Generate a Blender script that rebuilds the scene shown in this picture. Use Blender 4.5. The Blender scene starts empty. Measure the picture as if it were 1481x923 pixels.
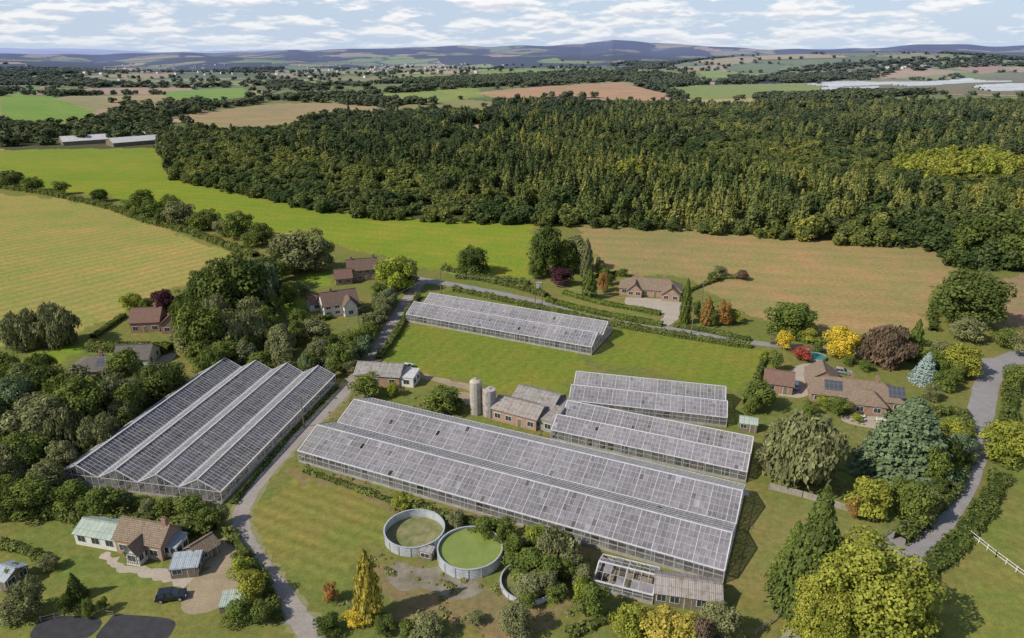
import bpy, math, random
import numpy as np
from mathutils import Vector, Matrix
rng=np.random.default_rng(7); random.seed(7)
FPX=1000.0; CH=80.0; TH=math.radians(21)
sT,cT=math.sin(TH),math.cos(TH)
scene=bpy.context.scene
# ------------------------------------------------------------------ terrain
def sstep(a,b,x):
    t=np.clip((x-a)/(b-a),0,1); return t*t*(3-2*t)
PU=(np.array([-900,0,200,450,480,600,840,868,885,905,940,1050,1130,1250,1300,1400,1481,2400])-740.5)/1071
PH=np.array([80,84,76,104,132,152,164,196,216,198,172,150,120,122,140,162,152,110.])
def hgt(x,y):
    x=np.asarray(x,float); y=np.asarray(y,float)
    r=np.hypot(x,y); s=sstep(720,1350,r)
    n=np.sin(x/310+1.3)*np.cos(y/420+.5)+.6*np.sin((x+y)/270+2)+.4*np.sin((x*.8-y)/170)
    h=s*10*n
    s2=sstep(2500,5000,r)
    h=h+s2*18*(np.sin(x/700+.4)*np.cos(y/800+1)+.5*np.sin(x/330)*np.cos(y/390))
    az=x/np.maximum(y,1.)
    p=np.interp(az,PU,PH)+7*np.sin(az*37)+4*np.sin(az*83+1)
    h=h+p*np.exp(-((r-8800)/1800)**2)
    h=h+.45*np.interp(az,PU,PH)*np.exp(-((r-6000)/900)**2)*(.6+.4*np.sin(az*13+1))
    h=h+(165+35*np.sin(az*9+2.2)+10*np.sin(az*31))*np.exp(-((r-19000)/3500)**2)
    h=h+95*np.exp(-((x-2050)/900)**2-((y-3700)/550)**2)
    h=h+27*np.exp(-((x-180)/800)**2-((y-2600)/380)**2)
    return h
TS=np.concatenate([np.linspace(40,700,200),np.geomspace(705,30000,1500)])
def ray(u,v):
    du=u-740.5; dv=v-461.5
    return np.array([du, FPX*cT-dv*sT, -FPX*sT-dv*cT])/FPX
def gp(u,v):
    d=ray(u,v)
    if d[2]<0:
        t=-CH/d[2]
        if math.hypot(d[0]*t,d[1]*t)<715: return (d[0]*t,d[1]*t)
    P=TS[:,None]*d[None,:]; z=P[:,2]+CH-hgt(P[:,0],P[:,1])
    i=np.argmax(z<0)
    if z[i]>=0: i=len(TS)-1
    a=z[i-1]/(z[i-1]-z[i]+1e-9); q=P[i-1]+(P[i]-P[i-1])*a
    return (q[0],q[1])
def gpl(l): return [gp(*p) for p in l]
def depth_of(x,y,z=0): return y*cT-(z-CH)*sT
def pip(X,Y,poly):
    c=np.zeros(X.shape,bool); n=len(poly)
    for i in range(n):
        x1,y1=poly[i]; x2,y2=poly[(i+1)%n]
        if y1==y2: continue
        c^=((y1>Y)!=(y2>Y))&(X<(x2-x1)*(Y-y1)/(y2-y1)+x1)
    return c
def hsh(i,j,k=0):
    v=np.sin(i*127.1+j*311.7+k*74.7)*43758.5453
    return v-np.floor(v)
def voro(x,y,cs):
    gx=np.floor(x/cs);gy=np.floor(y/cs)
    f1=np.full(x.shape,1e9);f2=np.full(x.shape,1e9);idv=np.zeros(x.shape)
    for a in(-1,0,1):
        for b in(-1,0,1):
            i=gx+a;j=gy+b
            px=(i+.1+.8*hsh(i,j))*cs;py=(j+.1+.8*hsh(i,j,5))*cs
            d=np.hypot(x-px,y-py);h=hsh(i,j,9)
            m=d<f1
            f2=np.where(m,f1,np.minimum(f2,d));idv=np.where(m,h,idv);f1=np.where(m,d,f1)
    return idv,f2-f1
def wnoise(x,y):
    return (np.sin(x/380+.9*np.sin(y/260))+np.sin(y/310+1.1*np.sin(x/210)+2)+.6*np.sin((x-y)/120+1))/2.6
# ------------------------------------------------------------------ materials
def newmat(name):
    m=bpy.data.materials.new(name);m.use_nodes=True;nt=m.node_tree
    for n in list(nt.nodes):nt.nodes.remove(n)
    o=nt.nodes.new('ShaderNodeOutputMaterial');return m,nt,o
def N(nt,t,**k):
    n=nt.nodes.new(t)
    for a,b in k.items():setattr(n,a,b)
    return n
def L(nt,a,b):nt.links.new(a,b)
def mixc(nt,fac,a,b,mode='MIX'):
    n=N(nt,'ShaderNodeMix',data_type='RGBA',blend_type=mode)
    for s,v in((0,fac),(6,a),(7,b)):
        if isinstance(v,(int,float)):n.inputs[s].default_value=v
        elif isinstance(v,tuple):n.inputs[s].default_value=(v[0],v[1],v[2],1)
        else:L(nt,v,n.inputs[s])
    return n.outputs[2]
def mth(nt,op,a,b=None,c=None):
    n=N(nt,'ShaderNodeMath',operation=op)
    for i,v in enumerate((a,b,c)):
        if v is None:continue
        if isinstance(v,(int,float)):n.inputs[i].default_value=v
        else:L(nt,v,n.inputs[i])
    return n.outputs[0]
def noise(nt,scale,detail=4,rough=.6,vec=None,coord='Object'):
    n=N(nt,'ShaderNodeTexNoise');n.inputs['Scale'].default_value=scale;n.inputs['Detail'].default_value=detail;n.inputs['Roughness'].default_value=rough
    if vec is None:
        tc=N(nt,'ShaderNodeTexCoord');vec=tc.outputs[coord]
    L(nt,vec,n.inputs['Vector']);return n.outputs['Fac']
def ramp(nt,fac,stops,interp='LINEAR'):
    r=N(nt,'ShaderNodeValToRGB');r.color_ramp.interpolation=interp
    e=r.color_ramp.elements
    while len(e)<len(stops):e.new(.5)
    for i,(p,c) in enumerate(stops):
        e[i].position=p;c=c if isinstance(c,tuple) else (c,c,c);e[i].color=(c[0],c[1],c[2],1)
    L(nt,fac,r.inputs[0]);return r.outputs[0]
def painted_haze(nt,col):  # aerial haze painted into the base colour, bluish with distance from the origin
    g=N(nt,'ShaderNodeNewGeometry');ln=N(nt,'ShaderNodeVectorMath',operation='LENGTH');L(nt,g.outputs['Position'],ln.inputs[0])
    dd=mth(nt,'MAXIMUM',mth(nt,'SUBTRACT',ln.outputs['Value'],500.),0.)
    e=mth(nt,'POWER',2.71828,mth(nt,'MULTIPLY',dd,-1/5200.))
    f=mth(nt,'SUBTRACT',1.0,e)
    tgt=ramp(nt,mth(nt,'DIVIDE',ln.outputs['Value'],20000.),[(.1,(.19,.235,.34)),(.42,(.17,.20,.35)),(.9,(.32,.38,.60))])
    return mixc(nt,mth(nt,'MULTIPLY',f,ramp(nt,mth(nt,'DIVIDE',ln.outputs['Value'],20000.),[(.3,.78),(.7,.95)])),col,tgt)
def principled(nt,o,col,rough=.8,metal=0,spec=.3,bump=None,bs=.3,bd=.05):
    p=N(nt,'ShaderNodeBsdfPrincipled')
    if isinstance(col,tuple):p.inputs['Base Color'].default_value=(*col[:3],1)
    else:L(nt,col,p.inputs['Base Color'])
    p.inputs['Roughness'].default_value=rough;p.inputs['Metallic'].default_value=metal;p.inputs['Specular IOR Level'].default_value=spec
    if bump is not None:
        b=N(nt,'ShaderNodeBump');b.inputs['Strength'].default_value=bs;b.inputs['Distance'].default_value=bd
        L(nt,bump,b.inputs['Height']);L(nt,b.outputs[0],p.inputs['Normal'])
    L(nt,p.outputs[0],o.inputs[0]);return p
def simple(name,c,rough=.8,var=.25,scale=1.5,metal=0,spec=.3,c2=None):
    m,nt,o=newmat(name)
    n=noise(nt,scale,4)
    n2=noise(nt,scale*9,2)
    c2=c2 or tuple(x*(1-var) for x in c)
    col=ramp(nt,n,[(.35,c2),(.65,c)])
    col=mixc(nt,.35,col,ramp(nt,n2,[(.3,.45),(.7,1.0)]),'MULTIPLY')
    principled(nt,o,col,rough,metal,spec);return m
def tilemat(name,c1,c2,sx=.33,moss=(.12,.13,.05)):
    m,nt,o=newmat(name)
    tc=N(nt,'ShaderNodeTexCoord')
    b=N(nt,'ShaderNodeTexBrick');L(nt,tc.outputs['UV'],b.inputs['Vector'])
    b.inputs['Scale'].default_value=1;b.inputs['Brick Width'].default_value=sx;b.inputs['Row Height'].default_value=sx
    b.inputs['Mortar Size'].default_value=.03
    b.inputs['Color1'].default_value=(*c1,1);b.inputs['Color2'].default_value=(*c2,1);b.inputs['Mortar'].default_value=(c2[0]*.35,c2[1]*.35,c2[2]*.35,1)
    n=noise(nt,.8,5,.7)
    col=mixc(nt,ramp(nt,n,[(.5,0.0),(.75,.6)]),b.outputs['Color'],moss)
    n2=noise(nt,3.5,4)
    col=mixc(nt,.7,col,ramp(nt,n2,[(.3,.6),(.7,1.15)]),'MULTIPLY')
    principled(nt,o,col,.85,0,.2,b.outputs['Fac'],.5,-.03);return m
def corrmat(name,c1,c2,rust=(.2,.09,.04),ra=.6):
    m,nt,o=newmat(name)
    tc=N(nt,'ShaderNodeTexCoord')
    w=N(nt,'ShaderNodeTexWave',wave_type='BANDS',bands_direction='X');L(nt,tc.outputs['UV'],w.inputs['Vector']);w.inputs['Scale'].default_value=1.0
    b=N(nt,'ShaderNodeTexBrick');L(nt,tc.outputs['UV'],b.inputs['Vector']);b.offset=0
    b.inputs['Scale'].default_value=1;b.inputs['Brick Width'].default_value=1.0;b.inputs['Row Height'].default_value=2.2;b.inputs['Mortar Size'].default_value=.03
    b.inputs['Color1'].default_value=(*c1,1);b.inputs['Color2'].default_value=(*c2,1);b.inputs['Mortar'].default_value=(c2[0]*.4,c2[1]*.4,c2[2]*.4,1)
    n=noise(nt,.9,5,.7)
    col=mixc(nt,ramp(nt,n,[(.5,0.0),(.68,ra)]),b.outputs['Color'],rust)
    col=mixc(nt,.6,col,ramp(nt,noise(nt,4,4),[(.3,.65),(.7,1.1)]),'MULTIPLY')
    principled(nt,o,col,.6,0,.3,w.outputs['Fac'],.6,.05);return m
def brickmat(name,c1,c2):
    m,nt,o=newmat(name)
    tc=N(nt,'ShaderNodeTexCoord')
    b=N(nt,'ShaderNodeTexBrick');L(nt,tc.outputs['UV'],b.inputs['Vector'])
    b.inputs['Scale'].default_value=1;b.inputs['Brick Width'].default_value=.22;b.inputs['Row Height'].default_value=.075;b.inputs['Mortar Size'].default_value=.01
    b.inputs['Color1'].default_value=(*c1,1);b.inputs['Color2'].default_value=(*c2,1);b.inputs['Mortar'].default_value=(.35,.32,.28,1)
    col=mixc(nt,.6,b.outputs['Color'],ramp(nt,noise(nt,1.2,4),[(.3,.6),(.7,1.1)]),'MULTIPLY')
    principled(nt,o,col,.9,0,.2);return m
def leafmat(name,cols,tr=.25,patch_=False):
    m,nt,o=newmat(name)
    oi=N(nt,'ShaderNodeObjectInfo')
    k=len(cols);col=ramp(nt,oi.outputs['Random'],[(i/max(1,k-1),cols[i]) for i in range(k)]) if k>1 else None
    if col is None:
        rg=N(nt,'ShaderNodeRGB');rg.outputs[0].default_value=(*cols[0],1);col=rg.outputs[0]
    at=N(nt,'ShaderNodeAttribute',attribute_name='var')
    if patch_:
        pn=noise(nt,.012,2,.6,oi.outputs['Location'])
        col=mixc(nt,1.,col,ramp(nt,pn,[(.36,(.5,.62,.72)),(.5,(.92,.95,1.)),(.66,(1.3,1.2,1.05))]),'MULTIPLY')
    hs=N(nt,'ShaderNodeHueSaturation');L(nt,col,hs.inputs['Color'])
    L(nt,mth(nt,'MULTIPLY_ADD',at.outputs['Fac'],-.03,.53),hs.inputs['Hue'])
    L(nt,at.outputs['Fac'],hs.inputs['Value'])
    c=painted_haze(nt,hs.outputs['Color'])
    d=N(nt,'ShaderNodeBsdfDiffuse');t=N(nt,'ShaderNodeBsdfTranslucent');mx=N(nt,'ShaderNodeMixShader')
    L(nt,c,d.inputs[0]);L(nt,c,t.inputs[0]);mx.inputs[0].default_value=tr
    L(nt,d.outputs[0],mx.inputs[1]);L(nt,t.outputs[0],mx.inputs[2]);L(nt,mx.outputs[0],o.inputs[0]);return m
M={}
M['bark']=simple('bark',(.14,.1,.07),.95,.4,3)
LM={
'dark':leafmat('foliage_dark',[(.085,.115,.03),(.105,.135,.038)]),
'mid':leafmat('foliage_mid',[(.13,.17,.04),(.155,.19,.046)]),
'olive':leafmat('foliage_olive',[(.19,.20,.085),(.22,.225,.105)]),
'lime':leafmat('foliage_lime',[(.27,.33,.05),(.32,.35,.06)],.35),
'ygreen':leafmat('foliage_yellow_green',[(.31,.31,.055),(.25,.28,.05)],.3),
'yellow':leafmat('foliage_yellow',[(.62,.48,.06),(.56,.42,.05)],.3),
'gold':leafmat('foliage_gold',[(.44,.37,.075)],.3),
'orange':leafmat('foliage_orange',[(.36,.19,.06),(.3,.2,.07)]),
'red':leafmat('foliage_red',[(.36,.09,.06)]),
'purple':leafmat('foliage_purple',[(.085,.035,.045)]),
'copper':leafmat('foliage_copper',[(.17,.12,.08)]),
'blue':leafmat('foliage_blue',[(.3,.37,.34)]),
'bluegreen':leafmat('foliage_bluegreen',[(.14,.19,.10)]),
'forest':leafmat('foliage_forest',[(.075,.10,.034),(.14,.165,.045),(.09,.12,.038),(.18,.195,.055),(.07,.10,.036),(.23,.235,.06),(.12,.14,.046)],patch_=True),
'forest_con':leafmat('foliage_conifer',[(.075,.105,.038),(.18,.195,.06),(.11,.14,.048),(.25,.245,.07),(.14,.165,.055)],patch_=True),
'forest_dark':leafmat('foliage_dark_pine',[(.05,.075,.03),(.07,.095,.036),(.09,.105,.045)]),
'far':leafmat('foliage_distant',[(.08,.105,.045),(.12,.14,.05),(.095,.12,.045),(.15,.16,.06)]),
'hedge':leafmat('foliage_hedge',[(.14,.165,.045),(.16,.185,.055),(.115,.15,.04)]),
'weed':leafmat('foliage_weed',[(.22,.24,.085),(.27,.25,.1),(.18,.2,.065)]),
}
# ------------------------------------------------------------------ mesh helpers
def npmesh(name,V,Q,mi=None,var=None,mats=(),smooth=False):
    me=bpy.data.meshes.new(name);V=np.asarray(V,np.float32);Q=np.asarray(Q,np.int32)
    me.vertices.add(len(V));me.vertices.foreach_set('co',V.ravel())
    me.loops.add(Q.size);me.loops.foreach_set('vertex_index',Q.ravel())
    me.polygons.add(len(Q));me.polygons.foreach_set('loop_start',np.arange(0,Q.size,4,dtype=np.int32))
    me.polygons.foreach_set('loop_total',np.full(len(Q),4,np.int32))
    if mi is not None:me.polygons.foreach_set('material_index',np.asarray(mi,np.int32))
    me.polygons.foreach_set('use_smooth',np.full(len(Q),smooth,bool))
    for m in mats:me.materials.append(m)
    me.update(calc_edges=True)
    if var is not None:
        a=me.attributes.new('var','FLOAT','FACE');a.data.foreach_set('value',np.asarray(var,np.float32))
    return me
def link(ob,parent=None):
    scene.collection.objects.link(ob)
    if parent:ob.parent=parent
    return ob
def unit(a):return a/np.maximum(np.linalg.norm(a,axis=1,keepdims=True),1e-6)
def leafquads(P,Nn,size,asp=1.0,updir=False):
    n=len(P);Nn=unit(Nn)
    r=rng.normal(size=(n,3))
    if updir:r=np.tile([0,0,1.],(n,1))+.25*r
    T=unit(np.cross(Nn,r));B=np.cross(Nn,T)
    s=size*rng.uniform(.6,1.35,(n,1))*.5
    a=rng.uniform(.65,1.2,(4,n,1))
    V=np.stack([P-T*s*a[0]-B*s*asp*a[1]*.4,P+B*s*-asp*a[1]+T*s*.3,P+T*s*a[2]+B*s*asp*.3,P+B*s*asp*a[3]],1).reshape(-1,3)
    return V,np.arange(4*n).reshape(-1,4)
def tube(p0,p1,r0,r1,n=6):
    p0=np.array(p0,float);p1=np.array(p1,float);d=p1-p0;d/=np.linalg.norm(d)
    a=np.array([1,0,0]) if abs(d[0])<.8 else np.array([0,1,0])
    t=np.cross(d,a);t/=np.linalg.norm(t);b=np.cross(d,t)
    an=np.arange(n)*2*math.pi/n
    c=np.cos(an)[:,None]*t+np.sin(an)[:,None]*b
    V=np.concatenate([p0+c*r0,p1+c*r1]);Q=[[i,(i+1)%n,n+(i+1)%n,n+i] for i in range(n)]
    return V,np.array(Q)
class NP:
    def __init__(s):s.V=[];s.Q=[];s.mi=[];s.var=[];s.n=0
    def add(s,V,Q,mi=0,var=1.0):
        s.V.append(V);s.Q.append(np.asarray(Q)+s.n);s.n+=len(V);k=len(Q)
        s.mi.append(np.full(k,mi));s.var.append(np.broadcast_to(var,(k,)).astype(float))
    def mesh(s,name,mats):return npmesh(name,np.concatenate(s.V),np.concatenate(s.Q),np.concatenate(s.mi),np.concatenate(s.var),mats)
def rdir(n):return unit(rng.normal(size=(n,3)))
def broad(name,nb,nl,ls,zlo=.05,trunk=True,lm='mid',shape='round',droop=False):
    # nominal 10 m high, 10 m wide
    g=NP();zc=(1+zlo)/2*10;hz=(1-zlo)/2*10
    D=rdir(nb);f=rng.uniform(.25,.74,(nb,1));C=D*f*np.array([5,5,hz]);C[:,2]+=zc
    C[:,2]=np.maximum(C[:,2]-.35,zlo*10+.9)
    if shape=='egg':
        k=1-.45*np.clip((C[:,2]/10-.45)/.55,0,1);C[:,0]*=k;C[:,1]*=k
    R=rng.uniform(1.0,1.9,nb)*(30/nb)**.33
    if trunk:
        # a low skirt of foliage so the crown comes down towards the ground
        m_=max(4,nb//5);aa=rng.uniform(0,6.28,m_);q=rng.uniform(1.6,3.3,m_)
        C=np.concatenate([C,np.stack([np.cos(aa)*q,np.sin(aa)*q,rng.uniform(1.3,2.9,m_)],1)]);R=np.concatenate([R,rng.uniform(1.1,1.6,m_)]);nb+=m_
        V,Q=tube((0,0,-.3),(0,0,zc*.8),.36,.16,7);g.add(V,Q,0)
        for i in range(min(nb,9)):
            z0=rng.uniform(.18,.5)*10
            V,Q=tube((0,0,min(z0,zc*.75)),C[i],.15,.04,5);g.add(V,Q,0)
    k=rng.choice(nb,nl,p=R**2/np.sum(R**2));d=rdir(nl)
    d[:,2]=np.where(d[:,2]<-.6,-d[:,2],d[:,2])
    rr=R[k]*rng.uniform(.55,1.12,nl)**.6
    lump=1+.18*np.sin(d[:,0]*5+k)*np.cos(d[:,1]*6+k*2)
    P=C[k]+d*(rr*lump)[:,None]*np.array([1,1,.85])
    nn=d*1.2+np.array([0,0,.35])+rng.normal(size=(nl,3))*.5
    tone=rng.uniform(.78,1.22,nb)[k]*rng.uniform(.72,1.28,nl)
    if droop:
        P[:,2]-=rng.uniform(0,1.2,nl);V,Q=leafquads(P,nn*np.array([1,1,.2]),ls,2.2,True)
    else:V,Q=leafquads(P,nn,ls)
    V[:,2]=np.maximum(V[:,2],.02)
    g.add(V,Q,1,tone);return g.mesh(name,[M['bark'],LM[lm]])
def conif(name,lev,nl,ls,power=.85,lm='forest_con',zlo=.06,flat=False):
    g=NP();V,Q=tube((0,0,-.3),(0,0,9.7),.22,.03,6);g.add(V,Q,0)
    z=rng.uniform(0,1,nl)**1.35
    zz=np.round(z*lev)/lev+rng.normal(size=nl)*.012
    zz=np.clip(zz,0,.985)
    rmax=5*(1-zz)**power*(.82+.35*hsh(np.round(z*lev),1.,2))
    ang=rng.uniform(0,2*math.pi,nl);nbr=9
    an2=np.round(ang/(2*math.pi)*nbr+hsh(np.round(z*lev),3.))*2*math.pi/nbr+rng.normal(size=nl)*.2
    f=rng.uniform(.15,1,nl)**.6
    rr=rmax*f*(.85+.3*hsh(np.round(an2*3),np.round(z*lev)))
    P=np.stack([np.cos(an2)*rr,np.sin(an2)*rr,(zlo+zz*(1-zlo))*10-(.0 if flat else .22)*rr+rng.normal(size=nl)*.12],1)
    nn=np.stack([np.cos(an2)*.7,np.sin(an2)*.7,np.full(nl,1.)],1)+rng.normal(size=(nl,3))*.5
    tone=rng.uniform(.7,1.3,nl)*(.75+.4*f)  # inner crown shade put into leaf colour: darker towards the trunk
    for i in range(14):
        a=rng.uniform(0,6.28);h=rng.uniform(.15,.75);r=4*(1-h)**power
        V,Q=tube((0,0,h*10),(math.cos(a)*r,math.sin(a)*r,h*10-.2*r),.07,.02,4);g.add(V,Q,0)
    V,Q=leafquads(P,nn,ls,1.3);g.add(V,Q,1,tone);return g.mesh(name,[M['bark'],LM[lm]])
def column(name,nl,ls,lm):
    g=NP();V,Q=tube((0,0,-.3),(0,0,8),.4,.1,6);g.add(V,Q,0)
    z=rng.uniform(0.02,1,nl);a=rng.uniform(0,6.283,nl)
    prof=np.sin(np.clip(z*.93+.07,0,1)**.65*math.pi)**.7
    r=5*prof*(.75+.25*np.sin(a*5+z*9)*np.cos(a*3-z*23))*rng.uniform(.7,1.05,nl)
    P=np.stack([np.cos(a)*r,np.sin(a)*r,z*10+rng.normal(size=nl)*.1],1)
    nn=np.stack([np.cos(a),np.sin(a),np.full(nl,.3)],1)+rng.normal(size=(nl,3))*.45
    V,Q=leafquads(P,nn,ls,1.6);V[:,2]=np.maximum(V[:,2],.02);g.add(V,Q,1,rng.uniform(.65,1.3,nl));return g.mesh(name,[M['bark'],LM[lm]])
T={}
T['oak']=[broad('oak_tree_crown_%d'%i,34+6*i,8500,.38,.03) for i in range(4)]
T['oakhi']=[broad('oak_tree_large_crown_%d'%i,60,22000,.25,.04) for i in range(2)]
T['tall']=[broad('poplar_crown_%d'%i,40,8000,.38,.02,shape='egg') for i in range(2)]
T['bush']=[broad('shrub_crown_%d'%i,16+4*i,3500,.5,.0,trunk=False) for i in range(3)]
T['willow']=[broad('willow_crown_%d'%i,44,11000,.34,.03,droop=True) for i in range(2)]
T['con']=[conif('conifer_crown_%d'%i,20,9000,.42,.8) for i in range(2)]
T['cedar']=[conif('cedar_crown',13,11000,.4,.6,flat=True)]
T['col']=[column('cypress_crown',5000,.5,'dark')]
def col_hidden(name,meshes):
    c=bpy.data.collections.new(name)
    for i,m in enumerate(meshes):
        o=bpy.data.objects.new('%s_%02d'%(name,i),m);c.objects.link(o)
    return c
fb=[broad('woodland_tree_%d'%i,18,900,1.15,.05,lm='forest') for i in range(4)]
fc=[conif('plantation_conifer_%d'%i,11,750,1.2,.55) for i in range(3)]
fp=[broad('woodland_pine_%d'%i,13,800,1.1,.2,lm='forest_dark',shape='egg') for i in range(2)]+[conif('dark_spruce_0',12,800,1.2,.7,lm='forest_dark')]
far=[broad('distant_tree_%d'%i,12,220,2.3,.0,trunk=False,lm='far') for i in range(3)]
fl_=[broad('yellowing_tree_%d'%i,20,1000,1.1,.05,lm='ygreen') for i in range(2)]
C_for=col_hidden('forest_tree_kinds',fb+fc+fp)   # 00..09
C_far=col_hidden('distant_tree_kinds',far)
C_yel=col_hidden('yellowing_tree_kinds',fl_)
def scatter(name,P,S,idx,coll):
    P=np.asarray(P,np.float32);n=len(P)
    me=bpy.data.meshes.new(name);me.vertices.add(n);me.vertices.foreach_set('co',P.ravel())
    a=me.attributes.new('sc','FLOAT_VECTOR','POINT');a.data.foreach_set('vector',np.asarray(S,np.float32).ravel())
    R=np.zeros((n,3),np.float32);R[:,2]=rng.uniform(0,6.28,n)
    a=me.attributes.new('rt','FLOAT_VECTOR','POINT');a.data.foreach_set('vector',R.ravel())
    a=me.attributes.new('ix','INT','POINT');a.data.foreach_set('value',np.asarray(idx,np.int32))
    ob=link(bpy.data.objects.new(name,me))
    ng=bpy.data.node_groups.new(name+'_nodes','GeometryNodeTree')
    ng.interface.new_socket('Geometry',in_out='INPUT',socket_type='NodeSocketGeometry');ng.interface.new_socket('Geometry',in_out='OUTPUT',socket_type='NodeSocketGeometry')
    gi=ng.nodes.new('NodeGroupInput');go=ng.nodes.new('NodeGroupOutput')
    ci=ng.nodes.new('GeometryNodeCollectionInfo');ci.inputs['Collection'].default_value=coll
    ci.inputs['Separate Children'].default_value=True;ci.inputs['Reset Children'].default_value=True
    ip=ng.nodes.new('GeometryNodeInstanceOnPoints');ip.inputs['Pick Instance'].default_value=True
    def na(nm,dt):
        q=ng.nodes.new('GeometryNodeInputNamedAttribute');q.data_type=dt;q.inputs['Name'].default_value=nm
        return [s for s in q.outputs if s.enabled and s.name=='Attribute'][0]
    ng.links.new(gi.outputs[0],ip.inputs['Points']);ng.links.new(ci.outputs[0],ip.inputs['Instance'])
    ng.links.new(na('ix','INT'),ip.inputs['Instance Index']);ng.links.new(na('rt','FLOAT_VECTOR'),ip.inputs['Rotation']);ng.links.new(na('sc','FLOAT_VECTOR'),ip.inputs['Scale'])
    ng.links.new(ip.outputs[0],go.inputs[0])
    md=ob.modifiers.new('scatter','NODES');md.node_group=ng;return ob
# ------------------------------------------------------------------ terrain sheet
az=np.concatenate([np.radians(np.linspace(-180,-52,60,endpoint=False)),np.radians(np.linspace(-52,52,1000,endpoint=False)),np.radians(np.linspace(52,180,60))])
rad=np.concatenate([[.5,20,45],np.geomspace(60,32000,760)])
A,R=np.meshgrid(az,rad);X=R*np.sin(A);Y=R*np.cos(A);Z=hgt(X,Y)
na_,nr_=len(az),len(rad)
GRASS=(.155,.18,.05)
col=np.zeros(X.shape+(3,));col[:]=GRASS
stripe=np.zeros(X.shape+(3,))
PAL=np.array([(.16,.23,.05),(.22,.23,.08),(.36,.31,.17),(.13,.18,.05),(.30,.28,.13),(.18,.27,.05),(.11,.15,.05),(.34,.26,.16),(.24,.26,.09),(.15,.19,.06)])
idv,edge=voro(X+60*np.sin(Y/300),Y*1.0+50*np.sin(X/260),290.)
idv2,edge2=voro(X+160*np.sin(Y/900),Y*1.2,520.)
farm=R>700
pc=PAL[(idv*len(PAL)).astype(int)%len(PAL)];pc2=PAL[(idv2*len(PAL)).astype(int)%len(PAL)]*1.25
pcx=np.where((R<4500)[...,None],pc,pc2);ed=np.where(R<4500,edge,edge2*.22)
pcx=np.where((ed<12)[...,None],np.array((.05,.07,.03)),pcx)
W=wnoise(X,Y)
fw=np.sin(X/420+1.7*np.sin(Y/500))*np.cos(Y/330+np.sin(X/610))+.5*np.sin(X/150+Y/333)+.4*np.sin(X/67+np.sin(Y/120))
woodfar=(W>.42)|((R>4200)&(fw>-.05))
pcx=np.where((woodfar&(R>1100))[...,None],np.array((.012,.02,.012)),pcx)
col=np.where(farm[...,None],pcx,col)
wob=2.0
Xw=X+wob*np.sin(Y*.31+X*.13)+.8*np.sin(Y*1.1);Yw=Y+wob*np.sin(X*.27+1)+.8*np.sin(X*1.3)
zones=[]
def zone(px,c,amp=0,d=(1,0),period=6):
    poly=gpl(px);zones.append((poly,c));m=pip(Xw,Yw,poly)
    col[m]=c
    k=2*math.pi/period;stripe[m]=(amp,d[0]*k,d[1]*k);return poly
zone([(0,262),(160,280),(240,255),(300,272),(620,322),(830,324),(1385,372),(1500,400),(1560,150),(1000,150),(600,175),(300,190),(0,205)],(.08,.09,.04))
zone([(20,132),(75,140),(140,160),(120,176),(40,182),(0,170),(0,140)],(.17,.29,.045))
zone([(75,142),(150,140),(165,155),(130,160)],(.26,.26,.12))
zone([(235,132),(350,127),(375,137),(300,147),(240,143)],(.17,.29,.045))
zone([(255,168),(330,157),(400,150),(545,147),(545,160),(470,166),(385,190),(300,185)],(.29,.25,.115))
zone([(500,142),(600,130),(690,124),(700,140),(600,150)],(.21,.28,.06))
zone([(690,134),(800,124),(900,119),(965,135),(960,143),(820,139),(720,143)],(.38,.26,.13),.1,(0,1),20)
zone([(640,182),(720,176),(740,186),(660,196)],(.32,.25,.13))
zone([(960,127),(1010,123),(1180,120),(1230,138),(1010,145)],(.2,.27,.06))
zone([(1010,104),(1140,96),(1180,104),(1100,112),(1020,112)],(.21,.31,.07))
zone([(1220,107),(1330,98),(1400,104),(1300,112),(1240,114)],(.38,.30,.17))
zone([(1380,98),(1440,94),(1470,102),(1420,107)],(.34,.24,.15))
zone([(1180,118),(1481,104),(1540,140),(1250,136)],(.17,.17,.09))
F2=zone([(-60,219),(60,216),(236,214),(240,250),(300,270),(400,292),(480,306),(600,316),(770,320),(768,402),(700,398),(640,393),(600,386),(480,352),(400,338),(280,308),(160,284),(-60,264)],(.185,.25,.034),.03,(.35,1),9)
F1=zone([(-80,280),(0,281),(95,288),(160,303),(230,328),(300,355),(350,378),(310,402),(270,412),(220,432),(160,462),(90,490),(0,505),(-120,520)],(.26,.265,.078),.075,(.75,-.55),5.5)
F3=zone([(830,322),(1000,331),(1200,346),(1335,354),(1390,386),(1345,430),(1345,478),(1230,486),(1110,468),(1055,440),(1000,405),(870,392),(850,360)],(.265,.235,.095),.035,(.2,1),11)
zone([(1440,404),(1560,385),(1600,520),(1481,500),(1445,470)],(.26,.205,.11),.05,(.5,.8),8)
LG=(.165,.21,.036)
zone([(560,486),(640,462),(850,515),(820,580),(700,562),(600,535),(550,525)],LG,.03,(.9,-.43),4)
zone([(900,476),(1010,490),(1112,506),(1108,545),(1075,572),(960,540),(862,520)],LG,.03,(.9,-.43),4)
zone([(430,672),(560,725),(660,745),(560,775),(520,812),(470,860),(420,860),(378,790),(368,730)],(.18,.20,.05),.09,(.45,.9),3)
zone([(1340,935),(1350,850),(1420,760),(1470,690),(1600,640),(1700,1000)],(.17,.2,.05),.05,(.5,.85),6)
zone([(1095,712),(1290,765),(1240,830),(1130,900),(1060,850)],(.175,.195,.06),.03,(.3,.9),3)
zone([(0,600),(40,600),(45,650),(0,690),(-60,690)],(.155,.22,.035))
zone([(0,760),(95,760),(100,800),(250,830),(230,900),(120,925),(0,925),(-60,900)],(.16,.195,.05),.05,(.8,.5),2.5)
zone([(425,400),(480,395),(470,412),(430,412)],(.17,.25,.035))
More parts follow.
